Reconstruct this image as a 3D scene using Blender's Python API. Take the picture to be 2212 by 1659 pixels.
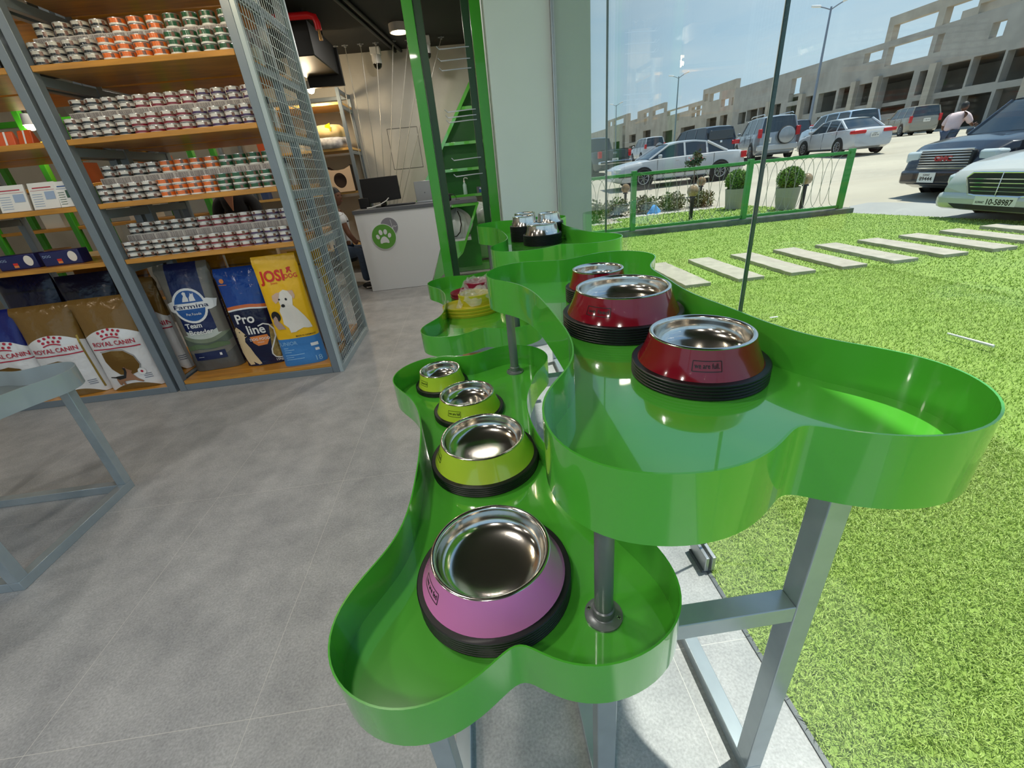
import bpy, bmesh, math, random
from math import sin, cos, pi, sqrt
from mathutils import Vector as V, Matrix
random.seed(7)
S = bpy.context.scene
COL = S.collection
for o in list(bpy.data.objects):
    bpy.data.objects.remove(o)

# ---------------------------------------------------------------- camera, sky, sun, exposure
yaw, pit, rol = 0.05707, 0.46587, -0.10151
CAMZ = 1.38
fw = V((sin(yaw)*cos(pit), cos(yaw)*cos(pit), -sin(pit)))
rt = V((cos(yaw), -sin(yaw), 0))
up = rt.cross(fw)
r2 = cos(rol)*rt + sin(rol)*up
u2 = -sin(rol)*rt + cos(rol)*up
cam_d = bpy.data.cameras.new('camera')
cam_d.sensor_width = 36.0
cam_d.lens = 923.23*36.0/2212
cam_d.clip_start = 0.02
cam_d.clip_end = 2000
cam = bpy.data.objects.new('camera', cam_d)
COL.objects.link(cam)
m3 = Matrix((r2, u2, -fw)).transposed()
cam.matrix_world = Matrix.Translation((0, 0, CAMZ)) @ m3.to_4x4()
S.camera = cam

SUN_DIR = V((0.32, 0.10, 1.0)).normalized()
sd = bpy.data.lights.new('sun', 'SUN')
sd.energy = 6.5
sd.angle = R_ = math.radians(0.9)
sd.color = (1.0, 0.96, 0.88)
sun = bpy.data.objects.new('sun', sd)
COL.objects.link(sun)
sun.rotation_euler = SUN_DIR.to_track_quat('Z', 'Y').to_euler()
sun.location = (20, 10, 40)

world = bpy.data.worlds.new('sky')
S.world = world
world.use_nodes = True
wn = world.node_tree
wn.nodes.clear()
wo = wn.nodes.new('ShaderNodeOutputWorld')
wb = wn.nodes.new('ShaderNodeBackground')
tc = wn.nodes.new('ShaderNodeTexCoord')
sx = wn.nodes.new('ShaderNodeSeparateXYZ')
rmp = wn.nodes.new('ShaderNodeValToRGB')
rmp.color_ramp.elements[0].position = 0.0
rmp.color_ramp.elements[0].color = (0.55, 0.69, 0.81, 1)
rmp.color_ramp.elements[1].position = 1.0
rmp.color_ramp.elements[1].color = (0.16, 0.33, 0.66, 1)
e = rmp.color_ramp.elements.new(0.12)
e.color = (0.49, 0.68, 0.84, 1)
e = rmp.color_ramp.elements.new(0.42)
e.color = (0.33, 0.54, 0.83, 1)
mp = wn.nodes.new('ShaderNodeMapping')
mp.inputs['Scale'].default_value = (1.2, 1.2, 5.5)
nz = wn.nodes.new('ShaderNodeTexNoise')
nz.inputs['Scale'].default_value = 2.6
nz.inputs['Detail'].default_value = 6
nz.inputs['Roughness'].default_value = 0.55
cr = wn.nodes.new('ShaderNodeValToRGB')
cr.color_ramp.elements[0].position = 0.42
cr.color_ramp.elements[1].position = 0.72
cr.color_ramp.elements[0].color = (0, 0, 0, 1)
cr.color_ramp.elements[1].color = (0.55, 0.55, 0.55, 1)
mx = wn.nodes.new('ShaderNodeMix')
mx.data_type = 'RGBA'
mx.inputs[7].default_value = (0.70, 0.80, 0.87, 1)
L = wn.links.new
L(tc.outputs['Generated'], sx.inputs[0])
L(sx.outputs['Z'], rmp.inputs[0])
L(tc.outputs['Generated'], mp.inputs[0])
L(mp.outputs[0], nz.inputs['Vector'])
L(nz.outputs['Fac'], cr.inputs[0])
L(cr.outputs[0], mx.inputs[0])
L(rmp.outputs[0], mx.inputs[6])
L(mx.outputs[2], wb.inputs[0])
wb.inputs[1].default_value = 1.0
L(wb.outputs[0], wo.inputs[0])

S.view_settings.view_transform = 'Standard'
S.view_settings.look = 'None'
S.view_settings.gamma = 1.0
S.view_settings.exposure = 0.0
S.view_settings.use_curve_mapping = False

# ---------------------------------------------------------------- materials
def lin(c):
    return tuple(((x/255)/12.92 if x/255 <= 0.04045 else ((x/255+0.055)/1.055)**2.4) for x in c) + (1.0,)

def mat(name, c, rough=0.5, metal=0.0, coat=0.0, noise=0.0, nscale=8.0, bump=0.0, bscale=60.0, emit=0.0, spec=0.5, alpha=1.0, stretch=None, sheen=0.0, c2=None):
    m = bpy.data.materials.new(name)
    m.use_nodes = True
    nt = m.node_tree
    b = nt.nodes['Principled BSDF']
    col = lin(c)
    b.inputs['Base Color'].default_value = col
    b.inputs['Roughness'].default_value = rough
    b.inputs['Metallic'].default_value = metal
    b.inputs['Coat Weight'].default_value = coat
    b.inputs['Coat Roughness'].default_value = 0.03
    b.inputs['Coat IOR'].default_value = 2.0 if coat >= 1 else 1.5
    b.inputs['Specular IOR Level'].default_value = spec
    b.inputs['Alpha'].default_value = alpha
    if emit:
        b.inputs['Emission Color'].default_value = col
        b.inputs['Emission Strength'].default_value = emit
    if noise or bump or c2:
        t = nt.nodes.new('ShaderNodeTexCoord')
        vec = t.outputs['Object']
        if stretch:
            mpn = nt.nodes.new('ShaderNodeMapping')
            mpn.inputs['Scale'].default_value = stretch
            nt.links.new(vec, mpn.inputs[0])
            vec = mpn.outputs[0]
        if noise or c2:
            n = nt.nodes.new('ShaderNodeTexNoise')
            n.inputs['Scale'].default_value = nscale
            n.inputs['Detail'].default_value = 5
            nt.links.new(vec, n.inputs['Vector'])
            rp = nt.nodes.new('ShaderNodeValToRGB')
            rp.color_ramp.elements[0].position = 0.3
            rp.color_ramp.elements[1].position = 0.7
            if c2:
                rp.color_ramp.elements[0].color = lin(c2)
                rp.color_ramp.elements[1].color = col
            else:
                rp.color_ramp.elements[0].color = tuple(x*(1-noise) for x in col[:3])+(1,)
                rp.color_ramp.elements[1].color = tuple(min(1, x*(1+noise)) for x in col[:3])+(1,)
            nt.links.new(n.outputs['Fac'], rp.inputs[0])
            nt.links.new(rp.outputs[0], b.inputs['Base Color'])
        if bump:
            n2 = nt.nodes.new('ShaderNodeTexNoise')
            n2.inputs['Scale'].default_value = bscale
            n2.inputs['Detail'].default_value = 3
            nt.links.new(vec, n2.inputs['Vector'])
            bp = nt.nodes.new('ShaderNodeBump')
            bp.inputs['Strength'].default_value = bump
            bp.inputs['Distance'].default_value = 0.01
            nt.links.new(n2.outputs['Fac'], bp.inputs['Height'])
            nt.links.new(bp.outputs[0], b.inputs['Normal'])
    return m

def glass_mat(name, tint=(0.95, 0.985, 0.97), ior=1.5, mult=1.0):
    m = bpy.data.materials.new(name)
    m.use_nodes = True
    nt = m.node_tree
    nt.nodes.clear()
    o = nt.nodes.new('ShaderNodeOutputMaterial')
    t = nt.nodes.new('ShaderNodeBsdfTransparent')
    t.inputs[0].default_value = tint + (1,)
    g = nt.nodes.new('ShaderNodeBsdfGlossy')
    g.inputs['Roughness'].default_value = 0.0
    f = nt.nodes.new('ShaderNodeLayerWeight')      # Schlick reflectance, the same from both faces of the pane
    f.inputs[0].default_value = 0.5
    pw = nt.nodes.new('ShaderNodeMath')
    pw.operation = 'POWER'
    pw.inputs[1].default_value = 5.0
    mm = nt.nodes.new('ShaderNodeMath')
    mm.operation = 'MULTIPLY_ADD'
    mm.inputs[1].default_value = 0.9*mult
    mm.inputs[2].default_value = 0.035*mult
    x = nt.nodes.new('ShaderNodeMixShader')
    nt.links.new(f.outputs['Facing'], pw.inputs[0])
    nt.links.new(pw.outputs[0], mm.inputs[0])
    nt.links.new(mm.outputs[0], x.inputs[0])
    nt.links.new(t.outputs[0], x.inputs[1])
    nt.links.new(g.outputs[0], x.inputs[2])
    nt.links.new(x.outputs[0], o.inputs[0])
    return m

def tile_mat():
    m = bpy.data.materials.new('grey_porcelain_tile')
    m.use_nodes = True
    nt = m.node_tree
    b = nt.nodes['Principled BSDF']
    t = nt.nodes.new('ShaderNodeTexCoord')
    p = nt.nodes.new('ShaderNodeMapping')
    p.inputs['Location'].default_value = (0.829+6.4, -0.771+11.0, 0)
    br = nt.nodes.new('ShaderNodeTexBrick')
    br.offset = 0.0
    br.inputs['Scale'].default_value = 1.0
    br.inputs['Brick Width'].default_value = 0.64
    br.inputs['Row Height'].default_value = 1.1
    br.inputs['Mortar Size'].default_value = 0.0009
    br.inputs['Mortar Smooth'].default_value = 0.2
    br.inputs['Bias'].default_value = 0
    n1 = nt.nodes.new('ShaderNodeTexNoise')
    n1.inputs['Scale'].default_value = 5
    n1.inputs['Detail'].default_value = 8
    n1.inputs['Roughness'].default_value = 0.7
    n2 = nt.nodes.new('ShaderNodeTexNoise')
    n2.inputs['Scale'].default_value = 140
    n2.inputs['Detail'].default_value = 2
    r1 = nt.nodes.new('ShaderNodeValToRGB')
    r1.color_ramp.elements[0].position = 0.3
    r1.color_ramp.elements[0].color = lin((152, 153, 155))
    r1.color_ramp.elements[1].position = 0.7
    r1.color_ramp.elements[1].color = lin((188, 188, 188))
    r2_ = nt.nodes.new('ShaderNodeValToRGB')
    r2_.color_ramp.elements[0].position = 0.3
    r2_.color_ramp.elements[0].color = (0.78, 0.78, 0.78, 1)
    r2_.color_ramp.elements[1].position = 0.7
    r2_.color_ramp.elements[1].color = (1.1, 1.1, 1.1, 1)
    mu = nt.nodes.new('ShaderNodeMix')
    mu.data_type = 'RGBA'
    mu.blend_type = 'MULTIPLY'
    mu.inputs[0].default_value = 1.0
    mo = nt.nodes.new('ShaderNodeMix')
    mo.data_type = 'RGBA'
    mo.inputs[7].default_value = lin((208, 206, 200))
    k = nt.links.new
    k(t.outputs['Object'], p.inputs[0])
    k(p.outputs[0], br.inputs['Vector'])
    k(t.outputs['Object'], n1.inputs['Vector'])
    k(t.outputs['Object'], n2.inputs['Vector'])
    k(n1.outputs['Fac'], r1.inputs[0])
    k(n2.outputs['Fac'], r2_.inputs[0])
    k(r1.outputs[0], mu.inputs[6])
    k(r2_.outputs[0], mu.inputs[7])
    k(mu.outputs[2], mo.inputs[6])
    k(br.outputs['Fac'], mo.inputs[0])
    k(mo.outputs[2], b.inputs['Base Color'])
    b.inputs['Roughness'].default_value = 0.42
    bp = nt.nodes.new('ShaderNodeBump')
    bp.inputs['Strength'].default_value = 0.12
    bp.inputs['Distance'].default_value = 0.002
    k(n2.outputs['Fac'], bp.inputs['Height'])
    k(bp.outputs[0], b.inputs['Normal'])
    return m

M = dict(
    tile=tile_mat(),
    glass=glass_mat('clear_window_glass'),
    carglass=mat('dark_car_glass', (38, 48, 56), 0.05, spec=0.8),
    green=mat('green_gloss_paint', (86, 184, 58), 0.2, spec=0.5, coat=1.0),
    greenlip=mat('green_gloss_paint_lip', (80, 178, 54), 0.2, spec=0.5, coat=0.8),
    greymetal=mat('grey_powder_coated_steel', (122, 133, 142), 0.38, metal=0.25, noise=0.04),
    legmetal=mat('silver_grey_painted_steel', (172, 182, 187), 0.22, metal=0.4, noise=0.05, nscale=20),
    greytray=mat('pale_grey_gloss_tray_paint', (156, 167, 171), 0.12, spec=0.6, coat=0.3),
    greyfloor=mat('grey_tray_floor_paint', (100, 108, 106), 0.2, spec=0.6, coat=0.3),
    pipe=mat('dark_grey_pipe', (122, 127, 130), 0.32, metal=0.3),
    screw=mat('zinc_screw', (200, 200, 195), 0.25, metal=0.9),
    steel=mat('mirror_stainless_steel', (226, 222, 214), 0.15, metal=1.0),
    rubber=mat('black_rubber', (16, 20, 22), 0.42),
    pink=mat('pink_enamel', (236, 140, 206), 0.15, coat=0.5),
    lime=mat('lime_enamel', (192, 222, 66), 0.15, coat=0.5),
    maroon=mat('maroon_enamel', (134, 16, 34), 0.12, coat=0.5),
    ink=mat('black_print', (18, 18, 18), 0.4),
    wood=mat('varnished_pine', (192, 134, 50), 0.35, noise=0.22, nscale=3.5, stretch=(1.2, 9, 9), coat=0.2),
    woodpale=mat('pale_pine', (226, 178, 100), 0.4, noise=0.12, nscale=3, stretch=(1, 8, 8)),
    ceiling=mat('black_ceiling_paint', (22, 24, 25), 0.7),
    wall=mat('warm_white_wall_paint', (196, 192, 182), 0.8, noise=0.03),
    greenframe=mat('green_frame_paint', (60, 156, 36), 0.25, coat=0.3),
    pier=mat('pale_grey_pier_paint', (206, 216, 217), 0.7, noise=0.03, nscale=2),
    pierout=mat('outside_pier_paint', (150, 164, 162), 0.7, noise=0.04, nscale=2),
    white=mat('white_laminate', (222, 226, 230), 0.35),
    darkgrey=mat('charcoal_laminate', (92, 96, 102), 0.4),
    midgrey=mat('grey_print', (120, 122, 130), 0.5),
    black=mat('matt_black_plastic', (20, 20, 22), 0.45),
    blackgloss=mat('black_screen', (8, 8, 10), 0.12),
    silver=mat('silver_aluminium', (188, 190, 192), 0.3, metal=0.7),
    whiteplastic=mat('white_plastic', (228, 228, 226), 0.4),
    red=mat('red_pipe_paint', (200, 20, 28), 0.35),
    card=mat('brown_cardboard', (182, 140, 96), 0.8, noise=0.06),
    cardpale=mat('pale_cardboard', (236, 204, 170), 0.8),
    cartonboard=mat('pale_carton_board', (196, 190, 184), 0.7),
    paper=mat('white_paper', (226, 226, 224), 0.6),
    greylogo=mat('grey_logo_print', (132, 132, 142), 0.5),
    greenlogo=mat('green_logo_print', (92, 158, 62), 0.5),
    chrome=mat('chrome', (225, 225, 225), 0.08, metal=1.0),
    lampglow=mat('warm_lamp_glow', (255, 236, 196), 0.5, emit=14.0),
    bulbglow=mat('bulb_glow', (255, 226, 170), 0.5, emit=30.0),
)
for nm in ('greymetal',):
    pass

# ---------------------------------------------------------------- mesh helpers
class MB:
    def __init__(s):
        s.v = []
        s.f = []
        s.mi = []
        s.uv = None
        s.cur = 0

    def add(s, vs, fs):
        o = len(s.v)
        s.v += [tuple(p) for p in vs]
        for f in fs:
            s.f.append(tuple(i+o for i in f))
            s.mi.append(s.cur)
        return s

    def box(s, x0, x1, y0, y1, z0, z1):
        return s.add([(x0, y0, z0), (x1, y0, z0), (x1, y1, z0), (x0, y1, z0), (x0, y0, z1), (x1, y0, z1), (x1, y1, z1), (x0, y1, z1)],
                     [(0, 3, 2, 1), (4, 5, 6, 7), (0, 1, 5, 4), (1, 2, 6, 5), (2, 3, 7, 6), (3, 0, 4, 7)])

    def obox(s, c, U, W, N, su, sw, sn):
        c, U, W, N = V(c), V(U).normalized()*su/2, V(W).normalized()*sw/2, V(N).normalized()*sn/2
        p = [c+a*U+b*W+d*N for d in (-1, 1) for b in (-1, 1) for a in (-1, 1)]
        return s.add(p, [(0, 2, 3, 1), (4, 5, 7, 6), (0, 1, 5, 4), (1, 3, 7, 5), (3, 2, 6, 7), (2, 0, 4, 6)])

    def bar(s, p0, p1, w, h=None, upv=(0, 0, 1)):
        p0, p1 = V(p0), V(p1)
        d = (p1-p0)
        n = d.normalized()
        u = V(upv)
        if abs(n.dot(u)) > 0.98:
            u = V((0, 1, 0))
        a = n.cross(u).normalized()
        b = a.cross(n)
        return s.obox((p0+p1)/2, n, a, b, d.length, w, h or w)

    def cyl(s, p0, p1, r0, r1=None, n=16, cap=True):
        p0, p1 = V(p0), V(p1)
        r1 = r0 if r1 is None else r1
        d = (p1-p0).normalized()
        u = V((0, 0, 1)) if abs(d.z) < 0.9 else V((1, 0, 0))
        a = d.cross(u).normalized()
        b = d.cross(a)
        vs = []
        for p, r in ((p0, r0), (p1, r1)):
            for i in range(n):
                t = 2*pi*i/n
                vs.append(p+(a*cos(t)+b*sin(t))*r)
        fs = [(i, (i+1) % n, n+(i+1) % n, n+i) for i in range(n)]
        if cap:
            fs += [tuple(range(n-1, -1, -1)), tuple(range(n, 2*n))]
        return s.add(vs, fs)

    def tube(s, pts, r, n=8, closed=False):
        pts = [V(p) for p in pts]
        vs = []
        N = len(pts)
        pa = None
        for i, p in enumerate(pts):
            q0 = pts[i-1] if (i > 0 or closed) else p
            q1 = pts[(i+1) % N] if (i < N-1 or closed) else p
            d = (q1-q0).normalized()
            if pa is None:
                u = V((0, 0, 1)) if abs(d.z) < 0.9 else V((1, 0, 0))
                pa = d.cross(u).normalized()
            pa = (pa-d*pa.dot(d)).normalized()
            b = d.cross(pa)
            rr = r[i] if isinstance(r, (list, tuple)) else r
            for k in range(n):
                t = 2*pi*k/n
                vs.append(p+(pa*cos(t)+b*sin(t))*rr)
        fs = []
        for i in range(N if closed else N-1):
            j = (i+1) % N
            for k in range(n):
                k2 = (k+1) % n
                fs.append((i*n+k, i*n+k2, j*n+k2, j*n+k))
        if not closed:
            fs += [tuple(range(n-1, -1, -1)), tuple(range((N-1)*n, N*n))]
        return s.add(vs, fs)

    def lathe(s, prof, n=40, c=(0, 0, 0), axis='z'):
        vs = []
        for r, z in prof:
            for i in range(n):
                t = 2*pi*i/n
                p = (r*cos(t), r*sin(t), z)
                if axis == 'y':
                    p = (r*cos(t), z, r*sin(t))
                elif axis == 'x':
                    p = (z, r*cos(t), r*sin(t))
                vs.append((p[0]+c[0], p[1]+c[1], p[2]+c[2]))
        fs = []
        for j in range(len(prof)-1):
            for i in range(n):
                i2 = (i+1) % n
                f = (j*n+i, j*n+i2, (j+1)*n+i2, (j+1)*n+i)
                fs.append(f if axis != 'y' else f[::-1])
        return s.add(vs, fs)

    def poly(s, pts):
        return s.add(pts, [tuple(range(len(pts)))])

    def prism(s, pts, off):
        n = len(pts)
        off = V(off)
        a = [V(p) for p in pts]
        return s.add(a+[p+off for p in a], [tuple(range(n-1, -1, -1)), tuple(range(n, 2*n))]+[(i, (i+1) % n, n+(i+1) % n, n+i) for i in range(n)])

    def grid(s, fn, nu, nv, closeu=False):
        vs = [fn(i/nu, j/nv) for j in range(nv+1) for i in range(nu+1)]
        w = nu+1
        return s.add(vs, [(j*w+i, j*w+i+1, (j+1)*w+i+1, (j+1)*w+i) for j in range(nv) for i in range(nu)])

    def build(s, name, material, parent=None, smooth=35, bevel=0.0, local=False, seg=2):
        me = bpy.data.meshes.new(name)
        vs = s.v
        if parent is not None and not local:
            t = parent
            while t.parent:
                t = t.parent
            inv = Matrix.LocRotScale(t.location, t.rotation_euler, None).inverted()
            vs = [inv @ V(p) for p in vs]
        me.from_pydata([tuple(p) for p in vs], [], s.f)
        ms = material if isinstance(material, (list, tuple)) else [material]
        for m in ms:
            me.materials.append(m)
        if len(ms) > 1:
            me.polygons.foreach_set('material_index', s.mi)
        bm = bmesh.new()
        bm.from_mesh(me)
        bmesh.ops.recalc_face_normals(bm, faces=bm.faces)
        bm.to_mesh(me)
        bm.free()
        if smooth:
            me.shade_smooth()
            me.set_sharp_from_angle(angle=math.radians(smooth))
        o = bpy.data.objects.new(name, me)
        COL.objects.link(o)
        if parent is not None:
            o.parent = parent
        if bevel:
            b = o.modifiers.new('bevel', 'BEVEL')
            b.width = bevel
            b.segments = seg
            b.limit_method = 'ANGLE'
            b.angle_limit = math.radians(40)
            b.harden_normals = False
        return o

def tag(o, label=None, cat=None, group=None, kind=None):
    if label:
        o['label'] = label
    if cat:
        o['category'] = cat
    if group:
        o['group'] = group
    if kind:
        o['kind'] = kind
    return o

def thing(name, loc, label, cat, rz=0.0, group=None):
    o = bpy.data.objects.new(name, None)
    o.empty_display_size = 0.1
    o.location = loc
    o.rotation_euler = (0, 0, rz)
    COL.objects.link(o)
    return tag(o, label, cat, group)

def struct(o):
    o['kind'] = 'structure'
    return o

def dup(o, loc=None, rz=None, label=None, group=None):
    r = o.copy()
    COL.objects.link(r)
    if loc is not None:
        r.location = loc
    if rz is not None:
        r.rotation_euler = (0, 0, rz)
    for ch in list(o.children):
        c = ch.copy()
        COL.objects.link(c)
        c.parent = r
        for g in list(ch.children):
            d = g.copy()
            COL.objects.link(d)
            d.parent = c
    return tag(r, label, None, group)

_txt = {}
def text_polys(s, bold=0.0):
    """outline of a string as (verts2d, faces), cap height about 0.7, starting at x=0"""
    key = (s, bold)
    if key in _txt:
        return _txt[key]
    cu = bpy.data.curves.new('t', 'FONT')
    cu.body = s
    cu.size = 1.0
    cu.offset = bold
    cu.resolution_u = 3
    ob = bpy.data.objects.new('t', cu)
    COL.objects.link(ob)
    dg = bpy.context.evaluated_depsgraph_get()
    ev = ob.evaluated_get(dg)
    me = ev.to_mesh()
    vs = [(v.co.x, v.co.y) for v in me.vertices]
    fs = [tuple(p.vertices) for p in me.polygons]
    ev.to_mesh_clear()
    bpy.data.objects.remove(ob)
    bpy.data.curves.remove(cu)
    _txt[key] = (vs, fs)
    return vs, fs

def text(mb, s, fn, h, x=0.0, y=0.0, align='c', bold=0.0, width=None):
    """put string s on a surface: fn(a, b) -> 3D point; h = cap height in the units of a, b"""
    vs, fs = text_polys(s, bold)
    if not vs:
        return mb
    x0 = min(v[0] for v in vs)
    x1 = max(v[0] for v in vs)
    k = h/0.70
    kx = k if width is None else width/(x1-x0)
    off = {'c': (x0+x1)/2, 'l': x0, 'r': x1}[align]
    return mb.add([fn(x+(a-off)*kx, y+b*k) for a, b in vs], fs)

def plane_fn(o, U, W):
    o, U, W = V(o), V(U), V(W)
    return lambda a, b: o+U*a+W*b

def circle(cx, cy, rx, ry=None, n=28, a0=0.0, a1=2*pi):
    ry = rx if ry is None else ry
    full = abs(a1-a0-2*pi) < 1e-6
    m = n if full else n+1
    return [(cx+rx*cos(a0+(a1-a0)*i/n), cy+ry*sin(a0+(a1-a0)*i/n)) for i in range(m)]

def conform(mb, polys, fn, step=0.04):
    """lay 2D polygons on a curved surface fn(a, b): cut into strips of size step first"""
    bm = bmesh.new()
    for p in polys:
        bm.faces.new([bm.verts.new((a, b, 0)) for a, b in p])
    bmesh.ops.triangulate(bm, faces=bm.faces)
    xs = [v.co.x for v in bm.verts]
    ys = [v.co.y for v in bm.verts]
    for ax, lo, hi in ((0, min(xs), max(xs)), (1, min(ys), max(ys))):
        k = math.ceil((hi-lo)/step)
        for i in range(1, k):
            q = [0, 0, 0]
            q[ax] = lo+(hi-lo)*i/k
            nrm = [0, 0, 0]
            nrm[ax] = 1
            bmesh.ops.bisect_plane(bm, geom=bm.verts[:]+bm.edges[:]+bm.faces[:], plane_co=q, plane_no=nrm)
    bm.verts.index_update()
    mb.add([fn(v.co.x, v.co.y) for v in bm.verts], [tuple(v.index for v in f.verts) for f in bm.faces])
    bm.free()
    return mb

ORD = ['first', 'second', 'third', 'fourth', 'fifth', 'sixth', 'seventh', 'eighth', 'ninth', 'tenth', 'eleventh', 'twelfth', 'thirteenth', 'fourteenth']
# ---------------------------------------------------------------- room shell
GX = 0.70            # inner face of the shop window
YB = 8.5             # back wall
ZC = 3.2             # ceiling
def sbox(name, m, *b, bevel=0):
    return struct(MB().box(*b).build(name, m, bevel=bevel))

sbox('floor', M['tile'], -6, GX+0.012, -2.25, YB, -0.06, 0)
sbox('ceiling', M['ceiling'], -6, 1.30, -2.6, YB+0.1, ZC, ZC+0.25)
sbox('wall_back', M['wall'], -6, 0.95, YB, YB+0.1, 0, ZC)
sbox('wall_left', M['wall'], -6.1, -6, -2.25, YB, 0, ZC)
sbox('window_5', M['glass'], -6, -2.6, -2.21, -2.2, 0.004, ZC)  # unseen glazing added behind the camera for daylight, as bowl reflections suggest
sbox('window_6', M['glass'], -2.594, GX, -2.21, -2.2, 0.004, ZC)
sbox('trim_unseen_mullion', M['greymetal'], -2.62, -2.574, -2.24, -2.17, 0, ZC)
sbox('wall_right', M['wall'], 0.72, 0.82, 3.9, YB, 0, ZC)
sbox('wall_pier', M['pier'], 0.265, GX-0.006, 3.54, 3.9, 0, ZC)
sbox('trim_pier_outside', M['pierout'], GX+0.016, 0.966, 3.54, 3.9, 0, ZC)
m_edge = mat('dark_teal_glass_edge', (28, 62, 66), 0.2)
m_sil = mat('pale_silicone_joint', (196, 208, 206), 0.35)
sbox('trim_window_channel', M['silver'], GX-0.005, GX+0.016, 3.505, 3.54, 0, ZC)
panes = [(-2.2, -0.175), (-0.169, 1.066), (1.074, 2.305), (2.311, 3.505)]
for i, (a, b) in enumerate(panes):
    sbox('window_%d' % (i+1), M['glass'], GX, GX+0.010, a, b, 0.004, ZC)
for i, y in enumerate((-0.172, 1.070, 2.308)):
    sbox('trim_joint_%d' % (2*i+1), m_edge, GX+0.0005, GX+0.0095, y-0.0028, y+0.0005, 0.09, ZC)
    sbox('trim_joint_%d' % (2*i+2), m_sil, GX+0.0005, GX+0.0095, y+0.0006, y+0.0028, 0.09, ZC)
sbox('trim_window_base', M['darkgrey'], GX-0.002, GX+0.0118, -2.2, 3.5, -0.002, 0.004)

# glass clamps at the foot of the joints
for i, y in enumerate((1.07, 2.308)):
    t = thing('glass_clamp', (GX+0.005, y, 0.0), ['small steel clamp at the foot of the nearer glass joint', 'small steel clamp gripping the foot of the farther glass joint, behind the trays'][i], 'clamp')
    MB().box(GX-0.014, GX-0.0005, y-0.055, y+0.055, 0.012, 0.075).build('clamp_plate', M['silver'], t, bevel=0.002)
    MB().box(GX+0.0105, GX+0.024, y-0.055, y+0.055, 0.012, 0.075).build('clamp_plate', M['silver'], t, bevel=0.002)
    MB().box(GX-0.02, GX+0.03, y-0.05, y+0.05, 0.0, 0.012).build('clamp_foot', M['darkgrey'], t)

# outlines of two panels scored in the back wall
m_line = mat('panel_joint_line', (98, 96, 92), 0.7)
for i, (x0, x1, z0, z1) in enumerate(((-1.175, -0.675, 1.54, 2.148), (-0.585, -0.355, 2.22, 2.49))):
    mb = MB()
    for a in ((x0, x1, z0-0.004, z0+0.004), (x0, x1, z1-0.004, z1+0.004), (x0-0.004, x0+0.004, z0, z1), (x1-0.004, x1+0.004, z0, z1)):
        mb.box(a[0], a[1], YB-0.004, YB-0.0002, a[2], a[3])
    struct(mb.build('trim_panel_%d' % (i+1), m_line))

# ---------------------------------------------------------------- lamps
def downlight(x, y, label, power=18, r=0.13):
    t = thing('ceiling_lamp', (x, y, ZC), label, 'lamp', group=None)
    MB().lathe([(0.0, ZC), (r, ZC), (r, ZC-0.085), (r-0.012, ZC-0.09), (r-0.016, ZC-0.075)], 28, (x, y, 0)).build('housing', mat('lamp_housing', (186, 180, 172), 0.5) if 'lamp_housing' not in bpy.data.materials else bpy.data.materials['lamp_housing'], t)
    MB().lathe([(0.0, ZC-0.07), (r-0.016, ZC-0.075)], 28, (x, y, 0)).build('diffuser', M['lampglow'], t)
    ld = bpy.data.lights.new('lamp_light', 'AREA')
    ld.shape = 'DISK'
    ld.size = 0.22
    ld.energy = power
    ld.color = (1.0, 0.95, 0.88)
    lo = bpy.data.objects.new('lamp_light', ld)
    COL.objects.link(lo)
    lo.parent = t
    lo.location = (0, 0, -0.10)
    return t
downlight(-0.6, 7.26, 'round white ceiling lamp glowing above the service desk', 16)
for i, (x, y) in enumerate(((-2.0, 2.6), (-3.6, 2.2), (-0.9, 1.3), (-2.4, 0.0), (-4.6, 0.4), (-2.6, -1.5), (-0.6, -1.2), (-4.0, 5.6), (-2.4, 5.4), (-0.25, 4.7))):  # unseen lamps added to fill the room with light
    downlight(x, y, 'added white fill lamp on the black ceiling, outside the picture, %s from the window wall' % ORD[i], 15 if y < 2 else 22 if x > -1 else 8 if y > 4 else 3)

def bulb_spot(x, y, z, label, power):
    t = thing('spot_lamp', (x, y, z), label, 'lamp')
    MB().lathe([(0.0, z+0.10), (0.035, z+0.10), (0.05, z+0.02), (0.055, z), (0.045, z+0.005)], 20, (x, y, 0)).build('lamp_head', M['whiteplastic'], t)
    MB().lathe([(0.0, z-0.05), (0.03, z-0.042), (0.048, z-0.015), (0.045, z+0.008)], 20, (x, y, 0)).build('bulb', M['bulbglow'], t)
    MB().cyl((x, y, z+0.10), (x, y, ZC), 0.008).build('rod', M['black'], t)
    ld = bpy.data.lights.new('spot_light', 'POINT')
    ld.energy = power
    ld.shadow_soft_size = 0.05
    ld.color = (1.0, 0.80, 0.52)
    lo = bpy.data.objects.new('spot_light', ld)
    COL.objects.link(lo)
    lo.parent = t
    lo.location = (0, 0, -0.09)
bulb_spot(-1.98, 7.5, 2.62, 'small warm spot lamp lit above the wall shelves by the duct', 22)
bulb_spot(-4.35, 5.6, 2.22, 'small warm bulb lit behind the left shelving bay', 7)
bulb_spot(-1.45, 2.55, 2.85, 'warm spot lamp hanging in front of the tins, over the top of the picture', 14)

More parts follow.
